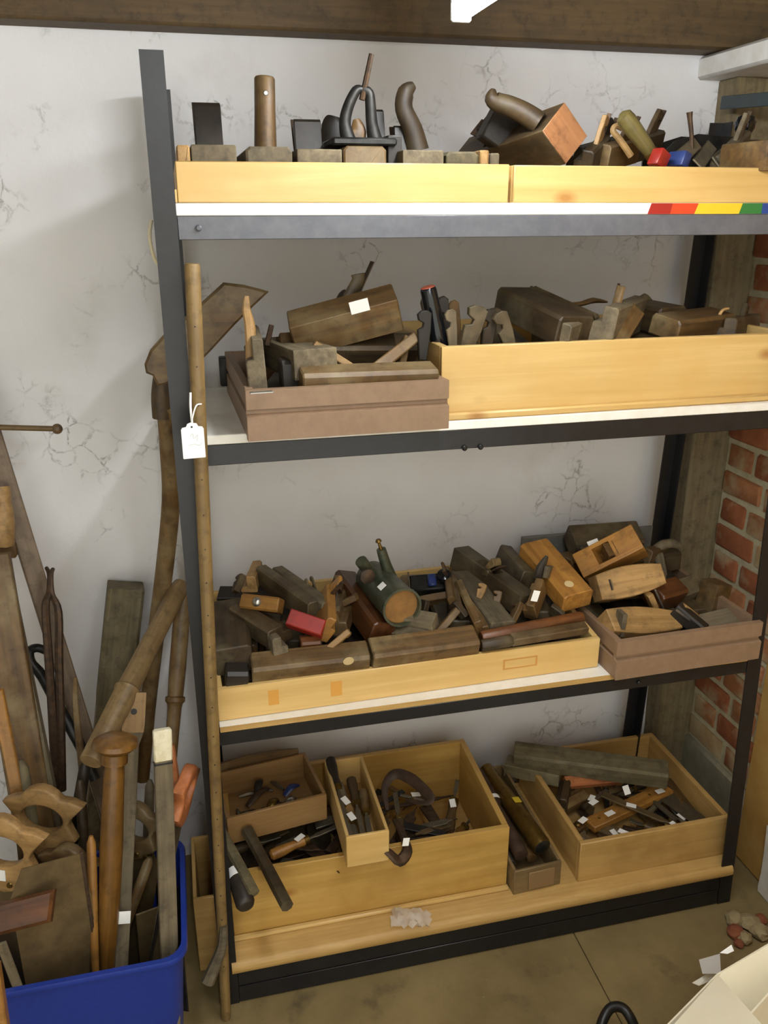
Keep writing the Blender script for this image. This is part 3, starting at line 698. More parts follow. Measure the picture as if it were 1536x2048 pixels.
plank(PZ(500, 786, 1.3225), PZ(545, 783, 1.3225), (0, 0, 1), .012, .002, 'gy', 'bright steel strip on the front rim of the mauve tray', 'steel_strip', 'strip', mat=M_bright, bev=.0005)
GF = 'planes buried at the bottom of the mauve tray'
for k, (x, y) in enumerate(((.20, .15),)):
    bench(V((x-.03, y-.08, Z0+.022)), V((x+.02, y+.12, Z0+.022)), (0, 0, 1), .055, .04, ('dk', 'md', 'dk', 'blk')[k], 'dark plane lying half buried at the bottom of the mauve tray', GF, iron=False)
blk(449, 742, .36, .02, .03, .058, M_dark, 'small black block behind the mauve tray beside the rear post', 'dark_block', 'block')  # plain dark box between the tray and the rear post
# --- contents of the deep pine tray
M, L = frame(PY(880, 690, .08), PY(855, 572, .08), (0, -1, 0))
t = thing('capped_grip', 'glossy black handle with a red top standing in the deep pine tray', 'handle', M)
obj('grip', lathe(bm_(), [(-.05, .014), (0, .0165), (L*.5, .0155), (L*.94, .0145), (L*.97, .013)], 16), M_gloss, t)
obj('cap', lathe(bm_(), [(L*.97, .0128), (L*.985, .0128), (L, .009)], 16), plain('red_end', (170, 84, 64), .5), t)
GW = 'upright wedges at the left of the deep pine tray'
for i, (x0, y0, x1, y1, Y, w, th, tn, lb) in enumerate((
    (842, 690, 852, 620, .05, .024, .010, 'blk', 'black round-headed wedge at the far left of the deep pine tray'),
    (862, 690, 848, 592, .14, .014, .004, 'gy', 'thin grey iron behind the glossy black handle'),
    (895, 690, 886, 592, .12, .02, .012, 'blk', 'black wedge with rounded top just right of the glossy handle'),
    (905, 690, 902, 618, .06, .02, .008, 'gy', 'grey wedge standing right of the black wedge'),
    (915, 688, 908, 600, .13, .02, .008, 'md', 'brown notched wedge standing in the deep pine tray'),
    (920, 692, 962, 612, .05, .034, .014, 'dk', 'broad dark wedge with a rounded head in the deep pine tray'),
    (965, 692, 985, 618, .08, .026, .012, 'dk', 'dark curved wedge beside the broad dark wedge'),
    (985, 690, 992, 615, .14, .026, .012, 'dk', 'dark round-headed wedge left of the big dark plane'),
    (1025, 690, 1000, 622, .06, .028, .012, 'dk', 'dark wedge leaning left against the big dark plane'))):
    wedge_piece(PY(x0, y0+30, Y), PY(x1, y1, Y), (1, 0, .1), w, th, tn, lb, GW)
p = bench(PY(1150, 662, .035), PY(1024, 600, .22), (.12, -.25, 1), .082, .052, 'dk', 'big dark moulded plane lying across the deep pine tray', iron=False)
for s in (-.3, -.42): obj('moulding_bead', tube(bm_(), [(.005, .082*s-.012, .026), ((PY(1024, 600, .22)-PY(1150, 662, .035)).length-.005, .082*s-.012, .026)], .004, 8), wm('dk'), p)
bar([PY(1120, 612, .24), PY(1160, 608, .24), PY(1186, 601, .24), PY(1214, 604, .24)], [.012, .010, .012, .004], wm('md'), 'brown wedge pointing right behind the big moulded plane', 'pointing_wedge', 'wedge', flat=.5)
p = moulding(PY(1205, 655, .03), PY(1265, 628, .2), (0, -.2, 1), .045, .075, 'gy', 'grey moulding plane with a tall stick-like wedge in the deep pine tray', wedge=0)
wpart('wedge', wtube([PY(1228, 628, .08), PY(1238, 590, .09), PY(1243, 572, .09)], [.010, .0085, .0085], 8, .6), wm('md', 'z'), p)
wpart('iron', wtube([PY(1222, 628, .095), PY(1238, 567, .1)], [.003, .003], 6), M_iron, p)
plank(PY(1232, 688, .04), PY(1272, 622, .10), (0, -1, .4), .03, .02, 'md', 'brown slip leaning in front of the grey moulding plane', 'wood_slip', 'slip')
moulding(PY(1118, 672, .03), PY(1175, 648, .1), (0, -.3, 1), .04, .05, 'gy', 'short grey plane end in front of the big moulded plane', wedge=0)
bench(PY(1345, 640, .15), PY(1258, 622, .28), (0, -.2, 1), .07, .05, 'dk', 'dark plane lying back right in the deep pine tray', iron=False)
p = bench(PY(1328, 655, .06), PY(1440, 640, .14), (0, -.2, 1), .065, .04, 'md', 'brown plane with an orange rounded end right of centre in the deep pine tray', iron=False)
bar([PY(1276, 606, .26), PY(1288, 597, .26), PY(1302, 604, .26)], [.005, .011, .005], wm('dk'), 'small dark turned knob on the back right plane', 'wood_turning', 'turning')
bar([PY(1443, 650, .1), PY(1439, 632, .1), PY(1446, 620, .1), PY(1458, 617, .1)], [.004, .0035, .003, .002], wm('tan'), 'thin curled pale shaving at the right of the deep pine tray', 'wood_shaving', 'shaving')
moulding(PY(1450, 662, .08), PY(1500, 650, .25), (0, 0, 1), .04, .05, 'dk', 'dark plane at the right end of the deep pine tray', wedge=.05)
GF = 'planes buried at the bottom of the deep pine tray'
for k in range(6):
    x = .53+.1*k
    bench(V((x, .04, 1.297)), V((x+.06, .33, 1.303)), (0, 0, 1), .06, .096, ('md', 'dk', 'gy', 'dk', 'md', 'blk')[k], ('brown plane half buried below the upright wedges in the deep pine tray', 'dark plane half buried left of the big dark plane', 'grey plane buried under the big dark plane', 'dark plane buried under the grey moulding plane', 'brown plane half buried under the back right planes', 'black plane half buried at the right end of the deep pine tray')[k], GF, iron=False)
# ================================================================== THIRD SHELF
t = tray('pine_tray', 'long shallow pine tray heaped with planes on the third shelf', T(.037, .018, .6828) @ RZ(1.2), .785, .365, .068, .012, PT, group='pine trays', hb=.105)
for x, w_ in ((.095, .02), (.215, .022)): obj('tape_mark', box(bm_(), (x, -.0004, .02), (x+w_, .0004, .052), 0), plain('old_tape', (206, 150, 66), .5), t)
fr = obj('label_frame_mark', box(bm_(), (.57, -.0004, .025), (.645, .0002, .028), 0), plain('frame_mark', (190, 138, 66), .6), t)
for b in ((.57, .045, .645, .048), (.57, .028, .574, .045), (.641, .028, .645, .045)): obj('label_frame_mark', box(bm_(), (b[0], -.0004, b[1]), (b[2], .0002, b[3]), 0), MATS['frame_mark'], t)
mauve_tray('mauve-brown moulded tray overhanging the right of the third shelf', T(.832, -.02, .6828) @ RZ(1.5), .338, .40, .085, 'mauve-brown moulded trays')
# ---- heap in the long tray
bench(PY(468, 1322, .06), PY(462, 1222, .24), (-.1, -.2, 1), .072, .06, 'dk', 'broad dark plane lying endwise at the far left of the long tray', iron=False)
bench(PY(450, 1345, .05), PY(496, 1345, .05), (0, -.1, 1), .05, .03, 'blk', 'black plane end in the front left corner of the long tray', iron=False)
plank(PY(437, 1187, .29), PY(545, 1187, .26), (0, -.3, 1), .04, .01, 'blk', 'thin dark slab lying across the planes at the left of the long tray', 'dark_slab', 'slab')
moulding(PY(498, 1180, .27), PY(512, 1146, .36), (-.2, -.4, .9), .035, .06, 'tan', 'pale plane end standing up behind the dark slab', wedge=0)
bench(PY(486, 1203, .19), PY(562, 1212, .15), (0, -.85, .5), .03, .034, 'or', 'orange plane with a domed steel button near the dark slab', iron=False, name='buttoned_plane')
b_ = bpy.data.objects['buttoned_plane']
q = onface(b_, 514, 1204, 2, .017); obj('strike_button', lathe(bm_(), [(0, .0095), (.003, .0095), (.007, .007), (.009, .001)], 16, T(q.x, q.y, .0165) @ RY(-90)), M_bright, b_)
moulding(PY(482, 1222, .2), PY(562, 1272, .09), (.3, -.6, .8), .06, .045, 'dk', 'dark moulding plane sloping down under the buttoned orange plane', wedge=0)
moulding(PY(527, 1150, .31), PY(632, 1225, .13), (.3, -.5, .9), .04, .05, 'dk', 'dark grey plane sloping right at the left of the long tray, outer of a pair', wedge=0)
moulding(PY(560, 1150, .31), PY(662, 1222, .13), (.2, -.3, .95), .045, .045, 'gy', 'dusty stepped plane sloping right, inner of the sloping pair', wedge=0)
moulding(PY(652, 1192, .18), PY(655, 1262, .07), (.5, -.3, .8), .03, .06, 'or', 'orange-brown plane end beside the red painted block', wedge=.06, wpos=.1, ang=80)
plank(PY(578, 1236, .10), PY(648, 1260, .07), (0, -.8, .6), .032, .035, 'red', 'bright red painted block lying in the long tray', 'red_block', 'block', mat=M_redp)
wedge_piece(PY(655, 1300, .06), PY(700, 1262, .07), (0, -.7, .7), .024, .012, 'tan', 'small pale round-headed wedge above the front left bench plane')
bench(PY(502, 1338, .05), PY(735, 1312, .05), (0, -.35, 1), .05, .048, 'md', 'long brown plane along the tray front with a pale round sticker', iron=False, name='stickered_plane')
b_ = bpy.data.objects['stickered_plane']; q = onface(b_, 697, 1322, 1, -.025); obj('round_sticker', lathe(bm_(), [(-.0002, .0105), (.0006, .0105)], 18, T(q.x, -.025, q.z) @ RZ(-90)), plain('pale_sticker', (206, 184, 136), .7), b_)
bench(PY(740, 1310, .05), PY(950, 1282, .055), (0, -.35, 1), .055, .05, 'md', 'long brown plane along the tray front, right of the stickered one', iron=False)
moulding(PY(545, 1282, .1), PY(562, 1300, .05), (0, 0, 1), .03, .05, 'gy', 'grey plane end poking up between dark plane and red block', wedge=0)
moulding(PY(600, 1285, .08), PY(640, 1282, .08), (0, -.5, 1), .03, .03, 'red', 'dark red plane end under the red painted block', wedge=0)
bench(PY(686, 1160, .30), PY(765, 1268, .09), (.35, -.35, .85), .052, .05, 'red', 'long red-brown plane sloping to the front left of the metal cylinder', iron=False)
moulding(PY(700, 1180, .28), PY(676, 1252, .12), (-.3, -.3, 1), .035, .05, 'md', 'brown plane crossing behind the sloping red-brown plane', wedge=.07, wpos=.2)
# green metal cylinder
A, B = PY(742, 1152, .26), PY(805, 1216, .085); M, L = frame(A, B)
t = thing('blow_lamp', 'green metal cylinder with a brown open mouth and upright valve stem', 'blowlamp', M)
obj('body', lathe(bm_(), [(0, .024), (.004, .036), (L*.3, .038), (L*.9, .039), (L*.96, .0415), (L, .0415), (L, .037), (L-.012, .036)], 28), M_green, t)
obj('mouth', lathe(bm_(), [(L-.02, .0365), (L-.010, .0365), (L-.0095, .001)], 24), plain('brown_lining', (120, 84, 40), .7, 0, 30, (150, 108, 52)), t)
wpart('valve_stem', wtube([PY(785, 1165, .20), PY(772, 1130, .20), PY(762, 1098, .20)], [.015, .0115, .010], 12), M_green, t)
wpart('valve_knob', wtube([PY(762, 1098, .20), PY(758, 1086, .20), PY(757, 1083, .20), PY(756, 1079, .20)], [.004, .003, .007, .005], 10, sub=1), M_brass, t)
wpart('nozzle', wtube([PY(755, 1158, .22), PY(735, 1138, .20), PY(722, 1122, .19)], [.013, .0135, .013], 14), M_green, t)
wpart('nozzle_ring', lathe(bm_(), [(0, .010), (.002, .0155), (.010, .0155), (.012, .010)], 16, frame(PY(733, 1150, .17), PY(738, 1157, .15))[0]), M_iron, t)
lab_part(t, (L*.72, -.0245, .0315), .02, .016, RX(38), 'price_label')
moulding(PY(868, 1262, .07), PY(790, 1248, .12), (0, -.4, .9), .06, .05, 'gy', 'pale dusty plane under the mouth of the metal cylinder', wedge=0)
M, L = frame(PY(820, 1172, .26), PY(905, 1165, .24), (0, -.5, .85))
t = thing('metal_plane', 'small black and blue metal plane behind the metal cylinder', 'plane', M)
obj('body', box(bm_(), (0, -.022, -.02), (L, .022, .012), .003), M_dark, t)
obj('blue_casting', box(bm_(), (L*.42, -.016, .012), (L*.62, .016, .02), .003), M_bluep, t)
obj('knob', lathe(bm_(), [(0, .008), (.006, .010), (.014, .015), (.024, .015), (.028, .006)], 14, T(L*.8, 0, .01) @ RY(-90)), M_gloss, t)
obj('front_plate', box(bm_(), (-.003, -.024, -.02), (.0, .024, .022), .001), wm('gy'), t)
wedge_piece(PY(858, 1285, .07), PY(916, 1218, .10), (.3, -.6, .7), .03, .014, 'md', 'brown wedge with a rounded head leaning at the middle of the long tray')
wedge_piece(PY(830, 1205, .2), PY(905, 1192, .18), (0, -.6, .8), .028, .016, 'md', 'brown round-headed wedge lying below the blue metal plane')
bench(PY(918, 1112, .33), PY(1052, 1210, .12), (.2, -.2, 1), .045, .05, 'dk', 'long dark plane sloping down from the tray back at centre', iron=True, ih=.03, mouth=.3)
moulding(PY(902, 1150, .27), PY(912, 1212, .14), (-.4, -.2, .9), .025, .05, 'md', 'thin brown plane upright left of the pale sloping plank', wedge=.06, wpos=.1)
plank(PY(925, 1148, .27), PY(1005, 1252, .07), (.1, -.3, .95), .055, .02, 'gy', 'pale dusty plank sloping to the front at the middle of the tray', 'dusty_plank', 'plank')
moulding(PY(925, 1175, .22), PY(965, 1260, .07), (-.3, -.3, .9), .028, .05, 'md', 'brown plane beside the pale dusty plank', wedge=0)
wedge_piece(PY(955, 1200, .16), PY(968, 1168, .18), (1, -.2, .3), .018, .01, 'tan', 'small tan wedge finial standing above the pale dusty plank')
wedge_piece(PY(990, 1215, .14), PY(998, 1182, .16), (1, -.2, .3), .018, .01, 'md', 'small brown wedge finial right of the tan one')
moulding(PY(1012, 1110, .33), PY(1060, 1165, .2), (.3, -.3, .9), .05, .05, 'dk', 'dark square-ended plane behind the orange-faced plane', wedge=0)
M_, L_ = frame(PY(1062, 1100, .29), PY(1165, 1205, .14))
p = bench(PY(1066, 1096, .28), PY(1156, 1202, .10), (.05, -.75, .65), .072, .045, 'or', 'orange-faced plane tipped on its side with a pale oval sticker', iron=False, name='tipped_plane')
q = onface(p, 1138, 1168, 2, .0225); obj('oval_sticker', lathe(bm_(), [(-.0002, .010), (.0006, .010)], 16, T(q.x, q.y, .0225) @ RY(-90)), MATS['pale_sticker'], p)
wpart('wedge', wtube([PY(1075, 1158, .16), PY(1082, 1135, .16), PY(1094, 1112, .16)], [.010, .012, .004], 8, .6), wm('blk', 'z'), p)
wpart('iron', wtube([PY(1092, 1155, .15), PY(1098, 1132, .15)], [.008, .010], 8, .5), wm('dk', 'z'), p)
moulding(PY(1058, 1225, .10), PY(1078, 1170, .15), (-.5, -.5, .6), .03, .05, 'md', 'brown plane with a small white tag leaning on the orange-faced plane', wedge=0, name='tagged_plane')
wpart('price_tag', box(bm_(), (-.0075, -.0004, -.012), (.0075, .0004, .012), 0, T(*PY(1071, 1192, .085)) @ RY(15)), M_paper, bpy.data.objects['tagged_plane'])
turned(PY(962, 1276, .055), PY(1165, 1235, .075), [(0, .012), (.02, .014), (.5, .015), (.97, .014), (1, .011)], 'red', 'glossy red-brown round bar lying along the right of the long tray', 'round_bar', 'bar')
turned(PY(962, 1291, .036), PY(1025, 1281, .037), [(0, .010), (.05, .012), (.9, .012), (1, .009)], 'dk', 'dark metal-capped end of the pale bar at the tray front', 'bar_end', 'bar')
plank(PY(1022, 1280, .04), PY(1172, 1255, .045), (0, -.3, 1), .022, .02, 'md', 'light brown square bar at the front right of the long tray', 'square_bar', 'bar')
for x0, y0, Y0, x1, y1, Y1, w_, th_, tn, lb in (
    (618, 1200, .2, 612, 1156, .22, .012, .004, 'gy', 'thin grey iron standing left of its taller pair above the sloping planes'),
    (636, 1200, .2, 622, 1152, .22, .012, .004, 'dk', 'thin dark iron leaning above the sloping planes'),
    (668, 1215, .2, 716, 1192, .18, .024, .014, 'md', 'brown wedge lying left of the sloping red-brown plane'),
    (842, 1235, .14, 852, 1200, .15, .024, .012, 'dk', 'dark wedge right of the cylinder mouth'),
    (930, 1235, .12, 905, 1205, .14, .026, .014, 'dk', 'dark round-headed wedge left of the pale sloping plank'),
    (985, 1175, .2, 972, 1140, .22, .022, .012, 'dk', 'dark wedge standing on the long dark sloping plane'),
    (1022, 1245, .09, 1040, 1205, .12, .024, .012, 'md', 'brown wedge standing above the glossy round bar'),
    (1100, 1215, .12, 1125, 1235, .1, .03, .012, 'dk', 'dark slip below the orange-faced plane'),
    (470, 1185, .25, 484, 1150, .28, .026, .014, 'dk', 'dark wedge head poking above the thin dark slab')):
    wedge_piece(PY(x0, y0, Y0), PY(x1, y1, Y1), (.4, -.7, .5), w_, th_, tn, lb)
GF = 'planes buried at the bottom of the long tray'
for k in range(10):
    x = .085+.075*k
    bench(V((x, .06, .716+.004*(k % 3))), V((x+.03, .34, .72+.01*(k % 2))), (0, 0, 1), .062, .05, ('dk', 'md', 'dk', 'blk', 'md', 'gy')[k % 6], ('dark', 'brown', 'dark', 'black', 'brown', 'grey')[k % 6]+' plane lying lowest under the heap in the long tray', GF, iron=False)
for k in range(8):
    x = .10+.09*k
    bench(V((x, .13, .757)), V((x+.02+.02*(k % 3), .35, .775)), (0, 0, 1), .05, .04, ('md', 'dk', 'blk', 'dk')[k % 4], ('brown', 'dark', 'black', 'dark')[k % 4]+' plane half buried in the middle of the heap in the long tray', GF, iron=False)
# ---- right heap over and behind the mauve tray
plank(PY(1042, 1095, .395), PY(1302, 1072, .395), (0, -1, 0), .055, .012, 'gy', 'grey board standing on edge against the wall behind the right heap', 'grey_board', 'board', mat=plain('grey_board_paint', (92, 92, 86), .6, 0, 30, (108, 106, 98)))
p = bench(PY(1140, 1085, .33), PY(1275, 1075, .32), (0, -.5, .85), .07, .055, 'dk', 'dark plane with a rounded top at the back of the right heap', iron=False)
p = bench(PY(1162, 1140, .24), PY(1280, 1080, .20), (-.2, -.62, .75), .062, .066, 'or', 'large orange plane sloping up to the right on the heap, with white label', iron=True, ih=.005, mouth=.3, name='sloping_plane')
wpart('price_label', box(bm_(), (-.013, -.0005, -.006), (.013, .0005, .006), 0, T(*PY(1186, 1085, .25)) @ RY(-16) @ RX(-40)), M_paper, p)
wpart('price_label_prop', box(bm_(), (-.03, -.02, -.022), (.03, .02, .0), .003, T(*PY(1186, 1093, .275))), wm('dk'), p)
coffin(PY(1190, 1178, .14), PY(1318, 1150, .14), (0, -.85, .55), .068, .05, 'tan', 'pale coffin-shaped smoothing plane lying on the mauve tray edge', iron=False)
blk(1302, 1155, .18, .045, .05, .045, wm('gy'), 'grey square block at the end of the coffin-shaped plane', 'plane_stock', 'block', 10, -10)
M, L = frame(PY(1318, 1132, .25), PY(1312, 1100, .27), (1, 0, 0))
t = thing('hooked_grip', 'grey hooked plane tote standing at the back of the right heap', 'grip', M)
obj('stem', box(bm_(), (-.03, -.012, -.012), (L*.8, .012, .012), .003), wm('gy'), t)
wpart('grip', wtube([PY(1305, 1103, .27), PY(1325, 1090, .27), PY(1345, 1087, .27), PY(1358, 1091, .27)], [.010, .012, .011, .009], 10), wm('gy'), t)
moulding(PY(1285, 1120, .25), PY(1320, 1108, .3), (0, -.2, 1), .035, .06, 'md', 'brown open-ended plane behind the sloping orange plane', wedge=0)
# in the mauve tray
p = coffin(PY(1207, 1254, .055), PY(1343, 1252, .075), (0, -.55, .84), .065, .06, 'tan', 'pale smoothing plane with sawn end grain at the front of the right mauve tray', iron=False)
wpart('iron', box(bm_(), (-.002, -.01, -.022), (.008, .02, .03), .001, T(*PY(1240, 1252, .03)) @ RY(4)), wm('gy'), p)
p = bench(PY(1305, 1195, .13), PY(1355, 1180, .16), (-.3, -.5, .8), .05, .05, 'red', 'short red-brown plane with a bright steel edge in the right mauve tray', iron=False, name='steel_edged_plane')
wpart('steel_edge', box(bm_(), (-.002, -.003, -.027), (.002, .003, .027), .0005, T(*PY(1318, 1198, .105)) @ RY(-28)), M_bright, p)
wpart('pale_toe', box(bm_(), (-.009, -.012, -.026), (.004, .012, .026), .002, T(*PY(1306, 1203, .11)) @ RY(-28)), wm('tan', 'z'), p)
bench(PY(1348, 1190, .18), PY(1395, 1172, .2), (0, -.4, .9), .05, .05, 'dk', 'dark plane behind the steel-edged plane', iron=False)
blk(1426, 1192, .15, .05, .05, .07, wm('md'), 'brown square block tilted against the right post', 'plane_stock', 'block', 15, 12)
p = moulding(PY(1352, 1215, .08), PY(1408, 1262, .03), (.5, -.5, .8), .05, .035, 'blk', 'black plane with a pale slip and steel edge in the right mauve tray', wedge=0)
wpart('pale_slip', box(bm_(), (-.024, -.01, -.007), (.024, .01, .007), .002, T(*PY(1378, 1222, .07)) @ RY(38)), wm('tan'), p)
wpart('steel_edge', box(bm_(), (-.045, -.001, -.0025), (.045, .001, .0025), 0, T(*PY(1380, 1240, .035)) @ RY(38)), M_bright, p)
plank(PY(1395, 1252, .07), PY(1478, 1232, .06), (0, -.3, 1), .06, .006, 'gy', 'thin dusty grey slab in the right end of the mauve tray', 'dusty_slab', 'slab')
GF = 'planes buried in the right heap'
for k, (x0, y0, x1, y1, z, tn) in enumerate(((.86, .08, .9, .33, .72, 'dk'), (.95, .1, .96, .36, .72, 'blk'), (1.03, .1, 1.05, .36, .72, 'dk'), (1.1, .12, 1.11, .35, .72, 'dk'), (.9, .2, .93, .39, .765, 'dk'), (1.0, .2, 1.02, .39, .765, 'md'), (1.08, .2, 1.1, .39, .76, 'blk'), (.99, .27, 1.14, .29, .80, 'dk'), (.86, .3, 1.0, .33, .80, 'md'))):
    bench(V((x0, y0, z)), V((x1, y1, z)), (0, 0, 1), .06, .045, tn, ('dark plane lowest at the left of the right heap', 'black plane lowest and second from left in the right heap', 'dark plane lowest and third from left in the right heap', 'dark plane lowest at the right end of the right heap', 'dark plane in the middle layer at the left of the right heap', 'brown plane in the middle layer of the right heap', 'black plane in the middle layer at the right of the right heap', 'dark plane lying crosswise behind the sloping orange plane', 'brown plane lying crosswise at the left of the right heap')[k], GF, iron=False)

# ================================================================== BOTTOM SHELF
PB = (pine('x', 'pine2'), pine('y', 'pine2'), pine('x', 'old'))
t = tray('pine_drawer', 'deep knotty pine drawer full of tools at the left of the bottom shelf', T(.034, .062, .114), .622, .325, .168, .014, PB, 'drawer', hb=.185)  # this and the right-hand one are pine drawers used as open trays
obj('base_lip', box(bm_(), (-.002, -.012, 0), (.624, 0, .010), .003), pine('x'), t)
OP = (pine('x', 'old'), pine('y', 'old'), pine('x', 'old'))
tray('pine_drawer', 'dull pine drawer of tagged tools at the right of the bottom shelf', T(.822, .036, .114), .388, .36, .108, .013, OP, 'drawer')
a, b = PZ(458, 1690, .285), PZ(655, 1638, .285); ang = math.degrees(math.atan2(b.y-a.y, b.x-a.x))
t = tray('tool_box', 'small dull brown box of metal bits perched on the left drawer', T(*a) @ RZ(ang), (b-a).length, .17, .068, .008, (wood('brownbox', (126, 94, 54), (154, 120, 74), 'x', .5, (128, 96, 58), False, .05),)*3, 'box')
obj('raised_back', prism(bm_(), [(0, .06), (.21, .06), (.21, .078), (.16, .088), (.08, .092), (0, .085)], .172, .178, 'xz'), wm('md'), t)
BX = T(*a) @ RZ(ang)
def bxp(x, y, z): return BX @ V((x, y, z))
G = 'metal bits in the small brown box'
for i, (x0, y0, x1, y1, z, m_, lb) in enumerate((
   (.03, .05, .07, .04, .02, M_blade, 'dull steel cutter at the left of the small brown box'),
   (.06, .08, .12, .12, .024, M_iron, 'rusty iron cutter leaning at the back of the small brown box'),
   (.10, .05, .13, .08, .02, M_brass, 'small brass piece in the small brown box'),
   (.14, .04, .17, .07, .02, M_bright, 'bright steel bit at the right of the small brown box'),
   (.09, .11, .11, .15, .03, M_dark, 'black iron bit standing at the back of the small brown box'),
   (.15, .09, .19, .11, .02, M_bluep, 'blue and steel bit in the right corner of the small brown box'))):
    bar([bxp(x0, y0, z), bxp((x0+x1)/2, (y0+y1)/2, z+.012), bxp(x1, y1, z+.004)], [.007, .010, .005], m_, lb, 'tool_bit', 'bit', G, flat=.5)
for i in range(14):
    x, y = random.uniform(.02, .19), random.uniform(.03, .14); a_ = random.uniform(0, 6.28); l_ = random.uniform(.012, .026)
    bar([bxp(x-l_*math.cos(a_), y-l_*math.sin(a_), .014), bxp(x, y, .018), bxp(x+l_*math.cos(a_), y+l_*math.sin(a_), .015)], [.004, .006, .003], random.choice((M_iron, M_dark, M_blade)), 'small iron bit lying loose in the small brown box', 'loose_bit', 'bit', 'loose bits in the small brown box', n=6, sub=1)
a, b = PZ(694, 1736, .283), PZ(782, 1731, .283)
t = tray('chisel_box', 'narrow pine box of chisels resting on the front of the left drawer', T(*a), b.x-a.x, .27, .078, .007, PT, 'box')
NB = T(*a)
for i, (x, y0, z0, x2, y2, z2, tn, lb) in enumerate((
   (.012, .26, .09, .02, .06, .03, 'blk', 'black-handled chisel standing at the back left of the narrow box'),
   (.02, .20, .06, .035, .03, .02, 'gy', 'grey-handled chisel with tag in the narrow box'),
   (.05, .20, .07, .045, .03, .03, 'dk', 'broad dark tool with a paddle head in the narrow box'),
   (.07, .17, .055, .06, .03, .02, 'md', 'brown-handled chisel on the right side of the narrow box'),
   (.03, .14, .045, .03, .02, .02, 'tan', 'pale-handled chisel at the front of the narrow box'))):
    chisel(NB @ V((x, y0, z0)), NB @ V((x2, y2, z2)), lb, tn, tg=i in (1, 4), group='chisels in the narrow box', blade=M_blade)
# tools in the left drawer
t = turned(PY(446, 1672, .14), PY(493, 1814, -.035), [(0, .012), (.45, .014), (.7, .019), (.95, .0195), (.99, .016), (1, .012)], 'blk', 'black-ended wooden handle with a white band hanging over the drawer front', 'banded_mallet', 'mallet', parts=(('white_band', [(.50, .0150), (.505, .0165), (.62, .0185), (.625, .0165)], M_paper),))
bar([PY(436, 1650, .16), PY(470, 1714, .07), PY(508, 1786, -.02)], [.011, .012, .012], wm('grn'), 'olive wooden stick hanging over the drawer front by the left post', 'wooden_stick', 'stick')
bar([PY(494, 1660, .15), PY(522, 1712, .085), PY(548, 1762, .02), PY(574, 1812, -.05)], [.014, .013, .014, .0135], wm('dk'), 'knobbly bark-covered stick hanging over the drawer front', 'bark_stick', 'stick')
chisel(PZ(540, 1712, .245), PZ(690, 1645, .27), 'long chisel with an orange handle below the small brown box', 'or', .5, .012, .013, tg=True)
chisel(PZ(470, 1700, .24), PZ(560, 1672, .24), 'dark chisel lying below the small brown box', 'dk', .5)
G = 'flat tools in the left drawer'
for i, (x0, y0, x1, y1, z, w, m_, lb) in enumerate((
   (600, 1680, 672, 1740, .235, .03, M_iron, 'rusty flat iron sloping towards the drawer front left of the narrow box'),
   (560, 1725, 625, 1735, .225, .03, M_blade, 'grey curved cutter near the drawer front'),
   (575, 1690, 640, 1700, .24, .02, M_iron, 'rusty strip under the orange-handled chisel'),
   (630, 1650, 690, 1632, .25, .03, M_blade, 'dull blade right of the small brown box'),
   (660, 1705, 690, 1660, .235, .025, M_iron, 'rusty cutter against the narrow box'),
   (790, 1690, 830, 1620, .235, .03, M_iron, 'rusty iron right of the narrow box'),
   (815, 1668, 900, 1660, .23, .04, M_iron, 'broad rusty iron across the middle of the left drawer'),
   (845, 1655, 905, 1640, .24, .02, M_blade, 'grey file lying in the middle of the left drawer'),
   (850, 1612, 885, 1665, .22, .03, M_iron, 'rusty curved iron near the drawer right'))):
    file_(PZ(x0, y0, z), PZ(x1, y1, z+.01), lb, G, w, mat=m_, name='flat_iron', cat='iron')
p, r = smoothpath([PZ(775, 1620, .26), PZ(770, 1575, .29), PZ(790, 1548, .31), PZ(825, 1560, .31), PZ(862, 1596, .30), PZ(845, 1606, .29), PZ(812, 1600, .28)], [.004, .009, .012, .014, .011, .006, .003])
o = obj('curved_strap', tube(bm_(), p, r, 8, .25), M_leath); tag(o, 'dark curved strap arching at the back of the left drawer', 'strap')
chisel(PZ(896, 1668, .20), PZ(915, 1560, .25), 'wooden-handled tool with white tag standing at the drawer right', 'md', .62, .01, .014, tg=True)
chisel(PZ(918, 1668, .20), PZ(940, 1640, .24), 'short orange-handled gouge in the drawer right corner', 'or', .6, .008, .013)
chisel(PZ(900, 1690, .2), PZ(880, 1640, .24), 'pale-ended chisel near the drawer front right', 'tan', .5, .01, .011)
chisel(PZ(850, 1600, .25), PZ(800, 1590, .26), 'small brown screwdriver with tag below the curved strap', 'md', .5, .008, .010, tg=True)
chisel(PZ(805, 1690, .24), PZ(790, 1585, .27), 'dark-handled gouge leaning at the right of the narrow box', 'dk', .5, .012, .013)
bar([PY(742, 1692, .05), PY(775, 1703, .03), PY(798, 1722, .02), PY(815, 1700, .04), PY(806, 1672, .09), PY(790, 1640, .15)], [.003, .010, .013, .012, .009, .008], M_iron, 'dark iron pincers hooked over the drawer front with a white tag', 'iron_pincers', 'pincers', flat=.6)
lb_ = bpy.data.objects['iron_pincers']; wpart('price_tag', box(bm_(), (-.007, -.0004, -.010), (.007, .0004, .010), 0, T(*PY(812, 1684, .02)) @ RY(8)), M_paper, lb_)
wpart('twisted_wire', wtube([PY(717, 1690, .05), PY(730, 1688, .045), PY(742, 1692, .04)], [.0015, .0015, .002], 6), M_iron, lb_)
JN = ['rusty iron cutter deep in the jumble of the left drawer', 'black iron cutter deep in the jumble of the left drawer', 'dark wooden slip deep in the jumble of the left drawer', 'brown wooden slip deep in the jumble of the left drawer', 'stained steel blade deep in the jumble of the left drawer', 'dusty grey slip deep in the jumble of the left drawer']
